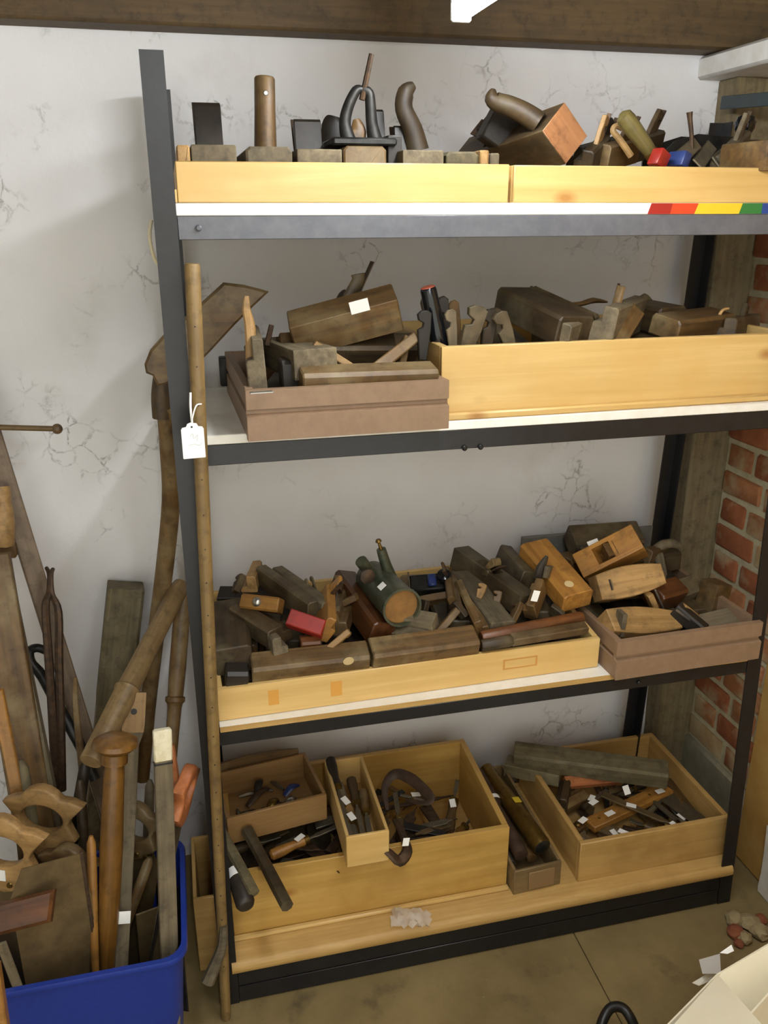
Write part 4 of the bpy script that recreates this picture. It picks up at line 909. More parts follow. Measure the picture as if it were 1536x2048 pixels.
for i in range(44):
    x, y = random.uniform(.07, .60), random.uniform(.10, .36); z = random.uniform(.195, .248); a_ = random.uniform(0, 6.28); l_ = random.uniform(.05, .09)
    d = V((math.cos(a_)*l_, math.sin(a_)*l_*.6, random.uniform(-.012, .012)))
    c = V((min(max(x, .13), .50), min(max(y, .14), .31), z)); kk = i % 6
    if i in {0, 1, 2, 3, 4, 11, 12, 14, 16, 20, 21, 25, 26, 29, 37, 39}: continue   # wholly under the others
    file_(c-d, c+d, JN[kk], 'irons deep in the left drawer', random.uniform(.012, .032), mat=(M_iron, M_dark, wm('dk'), wm('md'), M_blade2, wm('gy'))[kk], name='rusty_iron', cat='iron')
for i in range(3):
    plank(V((.09+.085*i, .10, .165)), V((.10+.085*i, .36, .17)), (0, 0, 1), .08, .02, 'dk', ('leftmost', 'middle', 'rightmost')[i]+' dark board lying at the bottom of the left drawer', 'dark_board', 'board', 'boards at the bottom of the left drawer')
# clear plastic bag and paper scrap on the shelf edge
def bagmat():
    mt, nt, b = newmat('clear_plastic'); b.inputs['Base Color'].default_value = (.9, .9, .88, 1); b.inputs['Roughness'].default_value = .15; b.inputs['Transmission Weight'].default_value = .45; b.inputs['Alpha'].default_value = .6; b.inputs['IOR'].default_value = 1.2; return mt
c = PZ(822, 1836, .125); bm = bm_()
g = []
for j in range(8):
    row = []
    for i in range(12):
        u, v = i/11-.5, j/7-.5
        row.append(bm.verts.new((u*.085+random.uniform(-.004, .004), v*.05+random.uniform(-.004, .004), .012*math.cos(u*3)*math.cos(v*3)+random.uniform(-.007, .007))))
    g.append(row)
for j in range(7):
    for i in range(11): bm.faces.new((g[j][i], g[j][i+1], g[j+1][i+1], g[j+1][i]))
o = obj('plastic_bag', bm, bagmat(), None, 75); o.location = c; o.rotation_euler.z = -.3; tag(o, 'crumpled clear plastic bag on the front of the bottom shelf', 'bag')
# long narrow bin
M = T(.662, .034, .114) @ RZ(3)
MB_ = wood('dullbin', (104, 84, 52), (132, 110, 72), 'x', .6, (90, 72, 46), False, .05)
t = tray('narrow_bin', 'long narrow dull bin of tubes between the two bottom drawers', M, .118, .33, .066, .007, (MB_, MB_, MB_), 'bin', hb=.10)
obj('front_label', box(bm_(), (.035, -.004, .008), (.10, 0, .056), .001), plain('bin_label', (132, 106, 70), .6), t)
turned(M @ V((.085, .035, .085)), M @ V((.055, .30, .12)), [(0, .021), (.03, .023), (.5, .022), (1, .018)], 'md', 'brass tube with a yellow sticker lying in the narrow bin', 'brass_tube', 'tube', mat=M_brass, parts=(('tube_mouth', [(-.004, .018), (.0, .0195)], M_dark),))
bt = bpy.data.objects['brass_tube']; lab_part(bt, (.13, -.006, .0222), .018, .02, RX(14), 'yellow_sticker').data.materials[0] = plain('yellow_tape', (206, 180, 40), .5)
turned(M @ V((.035, .04, .07)), M @ V((.03, .29, .12)), [(0, .017), (.2, .018), (.55, .012), (.6, .018), (1, .015)], 'dk', 'dark handled tool with white tags in the narrow bin', 'wrapped_tool', 'tool', mat=M_leath, parts=(('price_tag', [(.62, .0184), (.625, .0192), (.66, .0192), (.665, .0184)], M_paper),))
turned(M @ V((.068, .05, .045)), M @ V((.07, .27, .06)), [(0, .012), (.4, .013), (1, .010)], 'md', 'brown rod lying between brass tube and dark handle', 'brown_rod', 'rod')
turned(M @ V((.02, .05, .04)), M @ V((.018, .25, .05)), [(0, .009), (.4, .010), (1, .008)], 'blk', 'bright steel rod along the left side of the narrow bin', 'steel_rod', 'rod', mat=M_blade)
# tools in the right drawer
D0 = .13
bench(PZ(1028, 1508, .245), PZ(1335, 1548, .245), (0, -.3, 1), .055, .05, 'grn', 'heavy weathered beam-like plane lying across the back of the right drawer', iron=False, name='weathered_plane')
plank(PZ(1012, 1530, .215), PZ(1120, 1552, .215), (0, 0, 1), .05, .035, 'grn', 'weathered block under the left end of the weathered plane', 'weathered_block', 'block')
plank(PZ(1130, 1566, .20), PZ(1236, 1556, .20), (0, -.5, .85), .028, .022, 'salm', 'bright orange wooden block below the weathered plane', 'orange_block', 'block')
square(PZ(1178, 1652, .165), PZ(1335, 1578, .165), 'orange try square stock lying diagonally across the right drawer', -1, 'or', bl=.12, tg=True)
file_(PZ(1205, 1588, .19), PZ(1352, 1652, .18), 'long grey blade with white tag crossing the try square', None, .022, mat=M_blade2, tg=True, name='long_blade', cat='blade')
file_(PZ(1352, 1640, .165), PZ(1302, 1598, .17), 'grey steel strip near the right side of the right drawer', None, .016, mat=M_blade, name='steel_strip', cat='strip')
plank(PZ(1345, 1560, .16), PZ(1400, 1640, .15), (.3, 0, 1), .06, .012, 'md', 'brown board lying along the right side of the right drawer', 'brown_board', 'board')
moulding(PZ(1122, 1612, .19), PZ(1132, 1566, .19), (-.3, -.3, .9), .03, .04, 'dk', 'dark plane at the left side of the right drawer', wedge=0)
moulding(PZ(1110, 1620, .17), PZ(1165, 1590, .17), (0, -.3, .9), .04, .04, 'md', 'brown plane lying left of the try square', wedge=0)
moulding(PZ(1200, 1655, .15), PZ(1262, 1680, .15), (0, -.3, .9), .04, .03, 'md', 'brown plane near the front of the right drawer', wedge=0)
gauge(PZ(1130, 1650, .16), PZ(1185, 1690, .15), 'small marking gauge in the front left of the right drawer', 'md', pos=.4)
chisel(PZ(1150, 1685, .15), PZ(1185, 1640, .16), 'grey-handled chisel in the front left corner of the right drawer', 'gy', .5)
G = 'small tools in the right drawer'
for i, (x0, y0, x1, y1, z, tn, lb) in enumerate((
   (1165, 1615, 1215, 1580, .165, 'dk', 'dark chisel with white tag left of the try square'),
   (1290, 1570, 1240, 1590, .16, 'blk', 'black chisel right of the orange block'),
   (1310, 1660, 1260, 1640, .145, 'md', 'brown chisel below the long blade'),
   (1235, 1690, 1215, 1640, .15, 'blk', 'black chisel near the drawer front with white tag'),
   (1375, 1655, 1340, 1610, .15, 'gy', 'grey chisel at the right end of the drawer'),
   (1295, 1630, 1330, 1590, .155, 'gy', 'grey file right of the try square'))):
    chisel(PZ(x0, y0, z), PZ(x1, y1, z+.01), lb, tn, .45, .012, .009, G, tg=i in (0, 3, 4))
JR = ['small rusty iron at the bottom of the right drawer', 'small black iron at the bottom of the right drawer', 'small dark wooden slip at the bottom of the right drawer', 'small brown wooden slip at the bottom of the right drawer', 'small stained blade at the bottom of the right drawer']
for i in range(34):
    c = V((random.uniform(.90, 1.13), random.uniform(.12, .32), random.uniform(.135, .15))); a_ = random.uniform(0, 6.28); l_ = random.uniform(.025, .05)
    d = V((math.cos(a_)*l_, math.sin(a_)*l_, random.uniform(-.006, .006)))
    if i in {1, 13, 14, 15, 16, 17, 19, 20, 22, 23, 25, 26}: continue
    file_(c-d, c+d, JR[i % 5], 'irons at the bottom of the right drawer', random.uniform(.01, .026), mat=(M_iron, M_dark, wm('dk'), wm('md'), M_blade2)[i % 5], name='small_iron', cat='iron')
def loose_tag(x, y, z, label, rz=0, w=.024, h=.015, rx=0):
    M = T(*PZ(x, y, z)) @ RZ(rz) @ RX(rx); o = obj('price_tag', box(bm_(), (-w/2, -h/2, -.0003), (w/2, h/2, .0003), 0), M_paper); o.matrix_world = M; tag(o, label, 'tag', 'loose price tags in the right drawer')
loose_tag(1253, 1580, .215, 'white price tag standing beside the orange block', 10, .018, .022, 50)
loose_tag(1187, 1604, .205, 'white price tag left of the try square', 25)
loose_tag(1320, 1582, .19, 'white price tag on the far end of the try square', 10)
loose_tag(1166, 1640, .20, 'white price tag at the near end of the try square', 30)
loose_tag(1247, 1664, .205, 'white price tag nearest the front of the right drawer', -50)
loose_tag(1345, 1646, .205, 'small white price tag at the front right of the drawer', 20, .014, .01)
# ================================================================== LEFT SIDE
# blue bin
def bin_():
    t = thing('plastic_bin', 'blue plastic bin packed with saws and long tools at lower left', 'bin', T(-.25, -.045, 0))
    def loop(hx, hy, r, z, n=5):
        out = []
        for cx, cy, a0 in ((hx-r, hy-r, 0), (-hx+r, hy-r, 90), (-hx+r, -hy+r, 180), (hx-r, -hy+r, 270)):
            for k in range(n+1):
                a = math.radians(a0+90*k/n); out.append((cx+r*math.cos(a), cy+r*math.sin(a), z))
        return out
    ls = [loop(.165, .125, .03, 0), loop(.166, .126, .03, .004), loop(.192, .15, .035, .345), loop(.199, .157, .035, .347), loop(.201, .159, .036, .352), loop(.199, .157, .035, .359), loop(.190, .148, .034, .359), loop(.162, .122, .03, .006)]
    bm = bm_(); n = len(ls[0]); vs = [v for l in ls for v in l]
    fs = [tuple(range(n))[::-1]]
    for j in range(len(ls)-1):
        for i in range(n): fs.append((j*n+i, j*n+(i+1) % n, (j+1)*n+(i+1) % n, (j+1)*n+i))
    fs.append(tuple(range((len(ls)-1)*n, len(ls)*n)))
    _, ff = _add(bm, vs, fs); bmesh.ops.recalc_face_normals(bm, faces=ff)
    obj('tub', bm, M_bluebin, t, 50)
    M = T(.02, -.150, .20); obj('price_label', box(bm_(), (-.008, -.001, -.005), (.008, 0, .005), 0, T(.0, -.139, .22)), M_paper, t)
    return t
bin_()
def ext(A, B, z): A, B = V(A), V(B); d = (B-A); return A+d*((z-A.z)/d.z)
# tall measuring rod with tag in front of the left post
A, B = PY(452, 2030, -.03), PY(384, 527, -.045); A = ext(B, A, .001)
M, L = frame(A, B, (0, -1, 0))
t = thing('measuring_rod', 'tall brown measuring rod with a white tag leaning on the left post', 'rod', M)
obj('shaft', lathe(bm_(), [(0, .0095), (.02, .0105), (L*.5, .0108), (L-.004, .0118), (L, .010)], 14), wm('rod'), t)
for k in range(22): obj('graduation_mark', lathe(bm_(), [(-.001, .0012), (.0006, .0012)], 6, T(L*(.1+.04*k), 0, .0104+.0012*(.1+.04*k)) @ RY(-90)), M_dark, t)
c = PY(388, 880, -.072)
wpart('string', wtube([PY(403, 808, -.062), PY(392, 812, -.066), PY(384, 840, -.07), PY(386, 852, -.071)], .0012, 6), M_paper, t)
wpart('string_loop', wtube([PY(381, 785, -.06), PY(381, 815, -.062), PY(384, 845, -.068)], .0018, 6), M_paper, t)
pts = [(-.0225, -.034), (-.0215, -.0355), (.0185, -.0355), (.0195, -.034), (.0195, .021), (.017, .025), (.010, .026), (.007, .032), (-.004, .034), (-.010, .032), (-.013, .026), (-.020, .025), (-.0225, .021)]
pts = [(x*.82, z*.82) for x, z in pts]
tg_ = T(*c) @ RZ(5)
wpart('price_tag', prism(bm_(), pts, -.0004, .0004, 'xz', tg_), M_paper, t)
wpart('tag_eyelet', lathe(bm_(), [(0, .0016), (.0004, .0016)], 8, tg_ @ T(-.002, -.0006, .021) @ RZ(-90)), M_dark, t)
M_ink = plain('faint_pencil', (196, 196, 198), .8)
wpart('pencil_scribble', wtube([tg_ @ V((x, -.0006, z)) for x, z in ((-.006, .006), (-.001, .010), (0, .002), (.006, .008), (.004, -.002))], .0004, 5), M_ink, t)
wpart('pencil_scribble', wtube([tg_ @ V((x, -.0006, z)) for x, z in ((-.008, -.008), (0, -.006), (.008, -.009), (.012, -.004))], .0004, 5), M_ink, t)
# curved branch-like offshoot at the foot of the rod
bar([PY(415, 1965, -.06), PY(430, 1930, -.05), PY(445, 1890, -.045), PY(447, 1850, -.04)], [.014, .012, .010, .008], wm('gy'), 'short grey forked stick at the foot of the measuring rod', 'forked_stick', 'stick')
# broad wooden shovel leaning behind the post
def P2(x, y, Y): return PY(x, y, Y)
Yb = .20
outline = [(447, 565), (488, 570), (520, 578), (537, 583), (506, 612), (468, 650), (420, 702), (392, 730), (372, 748), (345, 760), (330, 768), (315, 770), (305, 750), (292, 745), (289, 728), (300, 700), (325, 672), (355, 648), (400, 608)]
pl = [PY(x, y, Yb) for x, y in outline]; o0 = V(pl[12])
bm = prism(bm_(), [(p.x-o0.x, p.z-o0.z) for p in pl], -.010, .010, 'xz', bev=.004)
t = thing('wooden_shovel', 'broad dark wooden blade on a long curved handle leaning behind the left post', 'shovel', T(*o0))
obj('blade', bm, wm('md'), t, 20)
wpart('socket', wtube([PY(330, 745, .205), PY(322, 790, .21), PY(323, 836, .215)], [.020, .0175, .0165], 10, .7), wm('dk', 'z'), t)
wpart('handle', wtube([PY(330, 815, .215), PY(338, 900, .24), PY(342, 1000, .27), PY(330, 1130, .31), PY(312, 1270, .35), PY(296, 1420, .38), PY(285, 1560, .40)], [.0155, .0175, .018, .0185, .018, .017, .016], 10, .75), wm('md', 'z'), t)
# jointer plane leaning on the wall
p = bench(PY(228, 1400, .385), PY(252, 1170, .425), (.08, -1, .1), .078, .075, 'grn', 'weathered grey jointer plane standing on end against the white wall', iron=False, name='jointer_plane', mouth=.20)
p.location += V((0, 0, 0)); Lj = .33
wpart('lower_stock', box(bm_(), (-.039, -.0375, -.5), (.039, .0375, .004), .003, frame(PY(228, 1400, .385), PY(252, 1170, .425), (.08, -1, .1))[0] @ RY(90)), wm('grn', 'z'), p)
q = onface(p, 234, 1328, 2, .0375); obj('worn_hole', tube(bm_(), [(q.x-.018, q.y, .0365), (q.x, q.y-.002, .0378), (q.x+.022, q.y, .0365)], [.004, .012, .003], 10, .15), wm('gy'), p)
# thick round pole and others
def pole(x0, y0, Y0, x1, y1, Y1, prof, tone, label, name, cat, **k): return turned(PY(x0, y0, Y0), PY(x1, y1, Y1), prof, tone, label, name, cat, **k)
pole(181, 1524, -.02, 362, 1168, .34, [(0, .0195), (.004, .021), (.15, .0215), (.34, .023), (.36, .026), (.37, .022), (.7, .02), (.95, .021), (1, .016)], 'pole', 'thick pale round pole slanting up behind the mushroom handle', 'round_pole', 'pole')
pole(335, 1600, .16, 368, 1170, .36, [(0, .012), (.30, .0135), (.42, .015), (.44, .0165), (.45, .021), (.47, .021), (.475, .0165), (.6, .018), (.85, .0175), (.87, .0195), (.89, .0175), (1, .016)], 'md', 'brown turned pole with a collar between round pole and left post', 'turned_pole', 'pole')
A, B = PY(215, 1900, -.10), PY(231, 1472, -.03); A = ext(B, A, .06); M, L = frame(A, B)
t = thing('mushroom_handle', 'amber-brown turned handle with a mushroom head standing in the bin', 'tool_handle', M)  # turned tool handle ending in a mushroom head
Lh = L-.02
obj('shaft', lathe(bm_(), [(0, .007), (Lh*.3, .012), (Lh*.5, .0185), (Lh*.7, .0205), (Lh*.92, .018), (Lh*.95, .016), (Lh*.955, .023), (Lh*.985, .0225), (Lh*.99, .018), (Lh, .018)], 18), wm('amb'), t)
obj('mushroom_head', lathe(bm_(), [(Lh-.010, .018), (Lh-.004, .032), (Lh+.004, .0405), (Lh+.012, .038), (Lh+.019, .026), (Lh+.022, .002)], 24), wm('amb'), t)
# paddle lath with hole
A, B = PY(243, 1925, -.10), PY(270, 1384, .10); A = ext(B, A, .05); M, L = frame(A, B, (0, -1, .2))
t = thing('paddle_lath', 'pale paddle-topped lath with a peg hole standing in the bin', 'lath', M)
obj('shaft', prism(bm_(), [(0, -.011), (L*.7, -.013), (L-.10, -.012), (L-.075, -.020), (L-.06, -.0215), (L, -.0215), (L, .0215), (L-.06, .0215), (L-.075, .020), (L-.10, .012), (L*.7, .013), (0, .011)], -.006, .006, 'xy', bev=.0015), wm('gy'), t)
obj('paddle_face', prism(bm_(), [(L-.075, -.0195), (L-.06, -.021), (L-.0005, -.021), (L-.0005, .021), (L-.06, .021), (L-.075, .0195)], .0058, .0068, 'xy'), wm('tan'), t)
obj('peg_hole', lathe(bm_(), [(0, .006), (.0005, .006)], 12, T(L-.036, 0, .0066) @ RY(-90)), M_dark, t)
wp = (PY(247, 1832, -.085)); wpart('price_tag', box(bm_(), (-.0125, -.0135, -.013), (.0125, -.0125, .015), 0, T(*(wp+V((0, .008, 0)))) @ RY(8)), M_paper, t)
# pale straightedge with white painted top
A, B = PY(338, 1890, -.14), PY(324, 1458, -.06); A = ext(B, A, .03); M, L = frame(A, B, (.2, -1, .1))
t = thing('straightedge', 'grey straightedge with a chipped white top standing at the bin right', 'stick', M)
obj('shaft', box(bm_(), (0, -.0155, -.007), (L-.058, .0155, .007), .0015), wm('gy'), t)
obj('white_top', box(bm_(), (L-.058, -.0158, -.0075), (L, .0158, .0075), .0025), plain('chipped_white_paint', (222, 216, 190), .7, 0, 60, (196, 184, 146), .4), t)
obj('dark_ring', box(bm_(), (L-.064, -.0159, -.0074), (L-.059, .0159, .0074), .001), M_dark, t)
# saws in the bin
saw(PY(368, 1590, -.02), PY(305, 1900, -.07), (-.3, -1, .2), 'hand saw with a bright orange grip at the right of the bin', .36, .08, .05, 'salm', .10, mat=M_blade)
bar([PY(340, 1490, .02), PY(346, 1540, .01), PY(352, 1580, 0)], [.008, .010, .009], wm('salm'), 'orange wooden knob beside the chipped white top', 'orange_peg', 'peg')
saw(PY(88, 1640, .02), PY(118, 2000, .0), (.95, -.35, .1), 'hand saw with a wide pale wooden handle standing in the bin', .44, .13, .09, 'tan', .125)
saw(PY(8, 1705, -.02), PY(40, 2100, -.06), (.95, -.35, .15), 'hand saw at the left edge of the frame with a pale curled handle', .38, .12, .09, 'tan', .13, mat=M_blade2, tg=True)
saw(PY(140, 1745, -.03), PY(165, 2080, -.06), (.9, -.45, .1), 'hand saw with a broad stained blade at the front of the bin', .34, .11, .09, 'md', .10)
saw(PY(272, 1660, .05), PY(262, 1990, .0), (.85, -.5, .1), 'hand saw with a brown handle behind the straightedge', .40, .10, .06, 'md', .10)
# big stained blade and block handle at the front
A, B = PY(105, 1715, -.11), PY(150, 1995, -.125); M, L = frame(A, B, (.35, -1, .25))
t = thing('wide_saw_blade', 'wide stained steel blade with a notched end leaning at the bin front', 'blade', M)
obj('blade', prism(bm_(), [(0, -.05), (.012, .045), (.10, .052), (L+.02, .05), (L+.02, -.075), (.05, -.075)], -.001, .001, 'xy'), M_blade2, t)
obj('spine', box(bm_(), (.01, .044, -.003), (L+.01, .050, .003), .001), M_iron, t)
A, B = PY(-10, 1840, -.15), PY(100, 1812, -.15)
plank(A, B, (0, -.75, .65), .05, .026, 'red', 'dark red-brown wooden block handle across the front left of the bin', 'wooden_block', 'block', skew=.012, bev=.005)
plank(PY(2, 1885, -.19), PY(36, 1975, -.19), (0, -1, .2), .016, .006, 'gy', 'thin grey strip sloping down at the front left of the bin', 'grey_strip', 'strip')
for i, (x0, y0, Y0, x1, y1, Y1, w, tn, lb) in enumerate((
    (188, 1860, -.1, 182, 1672, -.06, .018, 'or', 'thin orange-brown tool handle left of the mushroom handle'),
    (270, 1800, -.02, 300, 1715, .0, .022, 'md', 'brown curved saw horn right of the paddle lath'),
    (168, 1700, .02, 160, 1560, .06, .02, 'dk', 'dark upright handle behind the pale saw handle'),
    (140, 1720, .06, 172, 1520, .1, .024, 'blk', 'black upright bar in the middle of the bin'),
    (292, 1760, .06, 300, 1560, .1, .02, 'gy', 'grey upright handle behind the straightedge'),
    (60, 1640, .06, 40, 1520, .1, .03, 'grn', 'weathered upright board behind the saw handles'))):
    A, B = PY(x0, y0, Y0), PY(x1, y1, Y1); A = ext(B, A, .1)
    M, L = frame(A, B, (0, -1, 0)); o = obj('wooden_shank', lathe(bm_(), [(0, w*.3), (L*.6, w*.42), (L*.85, w*.5), (L*.97, w*.45), (L, w*.2)], 12), wm(tn)); o.matrix_world = M; tag(o, lb, 'shank')
for i in range(3):
    x, y = -.16+.034*i, random.uniform(-.08, .04)
    plank(V((x, y, .03)), V((x+random.uniform(-.02, .02), y+.03, random.uniform(.30, .40))), (random.uniform(-.6, .6), -1, 0), .05, .004, 'dk', ('leftmost', 'middle', 'rightmost')[i]+' dark blade standing deep inside the blue bin behind the straightedge', 'buried_blade', 'blade', 'blades deep inside the blue bin', mat=random.choice((M_blade2, M_iron, M_dark)))
# frame saw at the left edge: stile, cross rail, turned post
A, B = PY(178, 1500, .28), PY(-6, 905, .40); M, L = frame(A, B, (.3, -1, .2))
t = thing('frame_saw', 'tall brown wooden frame with a cross rail leaning at the left edge', 'frame')
t.matrix_world = M
obj('stile', box(bm_(), (-.35, -.019, -.012), (L+.2, .019, .012), .003), wood('stile', (88, 74, 58), (120, 102, 82), 'x', .6, (80, 66, 50)), t)
wpart('cross_rail', box(bm_(), (-.30, -.013, -.014), (.015, .013, .014), .003, T(*PY(18, 1100, .345)) @ RY(4)), wm('md'), t)
wpart('turned_post', wtube([PY(2, 1085, .33), PY(6, 1040, .33), PY(4, 1005, .34), PY(0, 975, .35)], [.026, .022, .018, .020], 12), wm('tan', 'z'), t)
wpart('lower_stile', box(bm_(), (0, -.012, -.012), (.6, .012, .012), .002, frame(PY(5, 1115, .34), PY(42, 1560, .22), (0, -1, 0))[0]), wm('or'), t)
# tall boards
plank(ext(PY(-22, 1110, .26), PY(70, 1650, .12), .02), PY(-22, 1110, .26), (0, -1, .3), .075, .02, 'md', 'tall broad brown board leaning at the left edge behind the bin', 'tall_board', 'board')
plank(ext(PY(10, 1120, .28), PY(108, 1600, .14), .02), PY(10, 1120, .28), (0, -1, .3), .014, .03, 'gy', 'thin grey lath along the right edge of the tall brown board', 'grey_lath', 'lath')
plank(ext(PY(-6, 1380, .12), PY(46, 1640, .06), .05), PY(-6, 1380, .12), (0, -1, .3), .022, .016, 'or', 'orange-brown strip leaning at the left edge in front of the tall board', 'orange_strip', 'strip')
# iron tongs
t0 = PY(100, 1170, .30)
t = thing('iron_tongs', 'long rusty iron tongs with a forked tip standing by the wall', 'tongs', T(*t0))
for s, q in ((-1, [(93, 1136), (99, 1150), (98, 1185), (91, 1215), (97, 1310), (105, 1430), (112, 1580)]), (1, [(106, 1138), (102, 1152), (104, 1188), (117, 1225), (118, 1320), (121, 1430), (124, 1580)])):
    n_ = len(q); wpart('tong_arm', wtube([PY(x, y, .32-.12*k/(n_-1)) for k, (x, y) in enumerate(q)], [.004, .005, .0055, .008, .0085, .009, .009], 8), wm('md', 'z') if False else M_iron, t)
wpart('rivet', lathe(bm_(), [(-.01, .006), (.01, .006)], 10, T(*PY(101, 1182, .312)) @ RZ(-90)), M_iron, t)
# hooked dark bar
p, r = smoothpath([PY(96, 1304, .30), PY(76, 1296, .30), PY(60, 1302, .30), PY(62, 1325, .29), PY(84, 1352, .28), PY(118, 1415, .26), PY(165, 1500, .22), PY(190, 1560, .19)], [.008, .009, .0095, .010, .011, .0115, .0115, .011])
o0 = V(p[0]); o = obj('hooked_bar', tube(bm_(), [q-o0 for q in p], r, 10), M_dark); o.location = o0; tag(o, 'dark hooked bar like a walking stick beside the iron tongs', 'bar')
p, r = smoothpath([PY(150, 1355, .26), PY(152, 1420, .24), PY(165, 1540, .2)], [.004, .007, .008]); o0 = V(p[0])
o = obj('thin_rod', tube(bm_(), [q-o0 for q in p], r, 8), wm('md', 'z')); o.location = o0; tag(o, 'thin brown pointed rod right of the iron tongs', 'rod')
# dowel with ball end
A, B = PY(-60, 853, .36), PY(124, 858, .36); M, L = frame(A, B)
t = thing('ball_dowel', 'thin horizontal dowel with a ball end poking in from the left', 'dowel', M)
obj('rod', lathe(bm_(), [(-.1, .0055), (L-.014, .0055)], 10), wm('rod'), t)
obj('ball_end', lathe(bm_(), [(L-.017, .005)]+[(L-.009-.0105*math.cos(math.pi*k/8), .0105*math.sin(math.pi*k/8)) for k in range(2, 8)]+[(L+.0015, .001)], 14), wm('md'), t)
# white cord behind the post
bar([PY(303, 440, .10), PY(299, 470, .10), PY(305, 505, .10), PY(316, 528, .10), PY(345, 545, .06), PY(352, 575, .045)], .0028, plain('white_cord', (214, 206, 176), .7), 'loop of off-white cord tied around the left post', 'string_loop', 'string', sub=6)
# pale box on the floor beside the unit
t = tray('floor_box', 'small pale wooden box on the floor between bin and shelving unit', T(-.045, .10, 0), .075, .2, .20, .008, OP, 'box')
# yellow plank at the lower left corner
plank(PY(-14, 1930, -.27), PY(14, 2120, -.30), (0, -1, .2), .02, .02, 'or', 'yellow-orange strip of wood at the lower left corner in front of the bin', 'yellow_strip', 'strip')

# ================================================================== RIGHT FOREGROUND
# cream card box with open flaps
def sheet(name, pts, th, mat, parent=None):
    """thin stiff sheet from 3-4 corner points with real thickness"""
    P = [V(p) for p in pts]; n = (P[1]-P[0]).cross(P[2]-P[0]).normalized(); bm = bm_(); k = len(P)
    vs = P+[p-n*th for p in P]; _, ff = _add(bm, vs, [tuple(range(k)), tuple(range(k, 2*k))[::-1]]+[(i, (i+1) % k, k+(i+1) % k, k+i) for i in range(k)])
    bmesh.ops.recalc_face_normals(bm, faces=ff)
    if parent is not None: return wpart(name, bm, mat, parent, 0)
    return obj(name, bm, mat, None, 0)
hz = .30
c0 = PZ(1436, 1950, hz); cl = PZ(1330, 2058, hz); cr = PZ(1560, 1862, hz+.02)
t = thing('card_box', 'cream cardboard box with opened flaps in the lower right corner', 'box', T(c0.x, c0.y, 0))
dl = (cl-c0).normalized(); dr = (V((cr.x, cr.y, hz))-c0).normalized()
L1, L2 = .42, .40
a0, a1, a2, a3 = c0, c0+dl*L1, c0+dl*L1+dr*L2, c0+dr*L2
def dn(p): return V((p.x, p.y, .002))
sheet('side', [a0, a1, dn(a1), dn(a0)], .003, M_cream, t); sheet('side', [a3, a0, dn(a0), dn(a3)], .003, M_cream, t)
sheet('side', [a1, a2, dn(a2), dn(a1)], .003, M_cream, t); sheet('side', [a2, a3, dn(a3), dn(a2)], .003, M_cream, t)
sheet('base', [dn(a0), dn(a1), dn(a2), dn(a3)], .002, M_cream, t)
sheet('flap', [a0+V((.0, 0, .001)), a1+V((0, 0, .001)), a1+dr*.12+V((0, 0, .035)), PZ(1530, 2056, hz+.04)], .003, M_cream, t)
sheet('flap', [a3+V((0, 0, .001)), a0+dr*.01+V((0, 0, .001)), a0+dr*.05+dl*.30-V((0, 0, .06)), a3+dl*.30-V((0, 0, .06))], .003, M_cream, t)
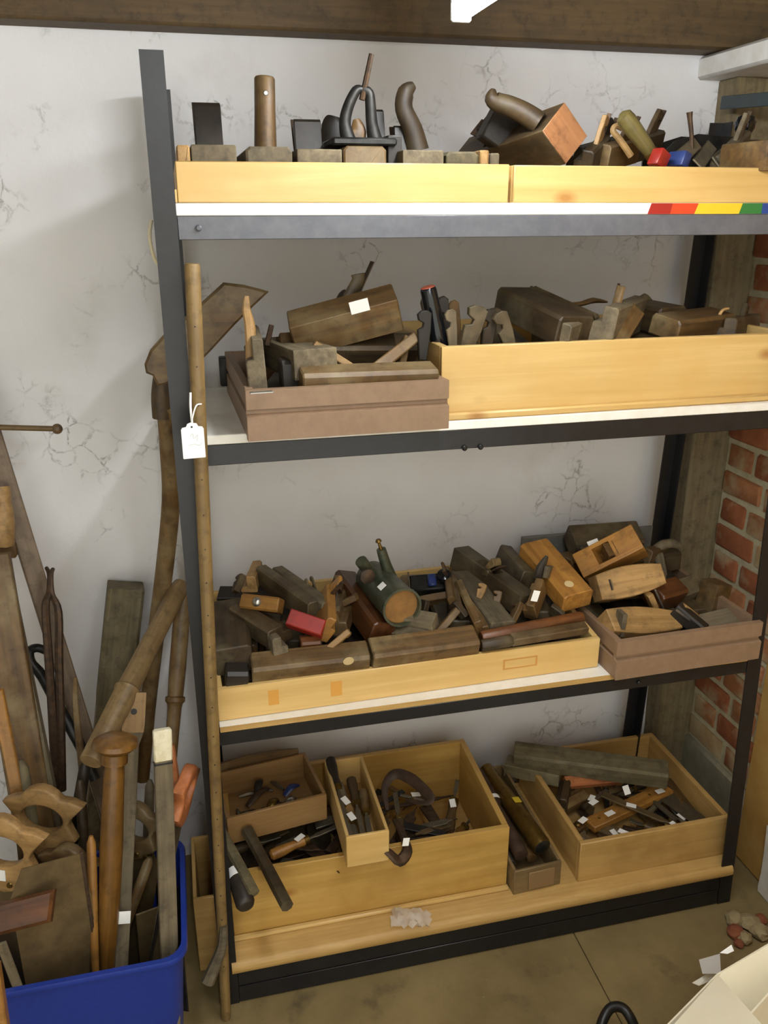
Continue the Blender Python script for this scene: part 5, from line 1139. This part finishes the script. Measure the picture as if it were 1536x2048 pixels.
# torn paper
def torn(pts, z, label, name, mat, lift):
    P = [PZ(x, y, z+l) for (x, y), l in zip(pts, lift)]; o = sheet(name, P, .0008, mat); tag(o, label, 'paper'); return o
torn([(1398, 1920), (1440, 1908), (1442, 1948), (1405, 1948)], .27, 'torn grey paper flap sticking out of the card box corner', 'torn_paper', plain('grey_paper', (176, 172, 164), .7), (0, .01, .01, 0))
torn([(1384, 1966), (1424, 1942), (1432, 1945), (1420, 1962), (1398, 1972)], .25, 'small curled white paper scrap below the grey paper', 'paper_scrap', plain('offwhite_paper', (214, 208, 190), .7), (0, .01, .01, 0, 0))
torn([(1440, 1906), (1463, 1890), (1468, 1902), (1455, 1908)], .29, 'bright white paper corner above the card box', 'white_paper', M_paper, (0, .005, .005, 0))
# black hose loop
bar([PZ(1196, 2075, .05), PZ(1206, 2040, .07), PZ(1222, 2016, .08), PZ(1245, 2016, .08), PZ(1262, 2038, .07), PZ(1280, 2080, .04)], .010, M_rubber, 'black rubber hose loop rising from the floor at the bottom edge', 'rubber_hose', 'hose', sub=6, n=12)
# rubble at the foot of the wall
G = 'lumps of rubble at the foot of the right wall'
M_rub = [plain('plaster_rubble', (158, 144, 108), .9, 0, 30, (132, 114, 80), .5), plain('brick_rubble', (118, 62, 38), .9, 0, 30, (142, 88, 56), .5)]
for i, (x, y, s, k, lb) in enumerate(((1470, 1838, .03, 0, 'pale plaster lump nearest the right post foot'), (1472, 1862, .026, 1, 'red brick lump in front of the pale plaster lump'), (1500, 1845, .032, 0, 'large pale plaster lump at the foot of the right wall'), (1522, 1838, .02, 1, 'small red brick lump at the far right'), (1490, 1875, .024, 0, 'pale rubble lump behind the card box'), (1518, 1862, .03, 0, 'pale rubble lump at the right edge'), (1478, 1886, .016, 1, 'tiny red brick chip behind the white paper'))):
    bm = bm_(); bmesh.ops.create_icosphere(bm, subdivisions=2, radius=s*.75)
    for v in bm.verts: v.co = V((v.co.x*random.uniform(.8, 1.2), v.co.y*random.uniform(.8, 1.2), v.co.z*random.uniform(.55, .8)))
    o = obj('rubble_lump', bm, M_rub[k], None, 20); c = PZ(x, y, s*.5); c.x = min(c.x, WX-.05); o.location = c; tag(o, lb, 'rubble', G)
# torn white sheet against the ochre pier
q = [(1536, 1650), (1530, 1705), (1524, 1745), (1518, 1770), (1514, 1800), (1520, 1835), (1560, 1860), (1575, 1650)]
P = [PX(x, y, WX-.03) for x, y in q]
bm = prism(bm_(), [(p.y, max(p.z, .002)) for p in P], WX-.034, WX-.026, 'yz', bev=.001)
o = obj('white_sheet', bm, plain('white_plasterboard', (214, 210, 200), .7, 0, 20, (196, 190, 178), .2)); tag(o, 'torn white plasterboard sheet leaning on the ochre wall at right', 'sheet')
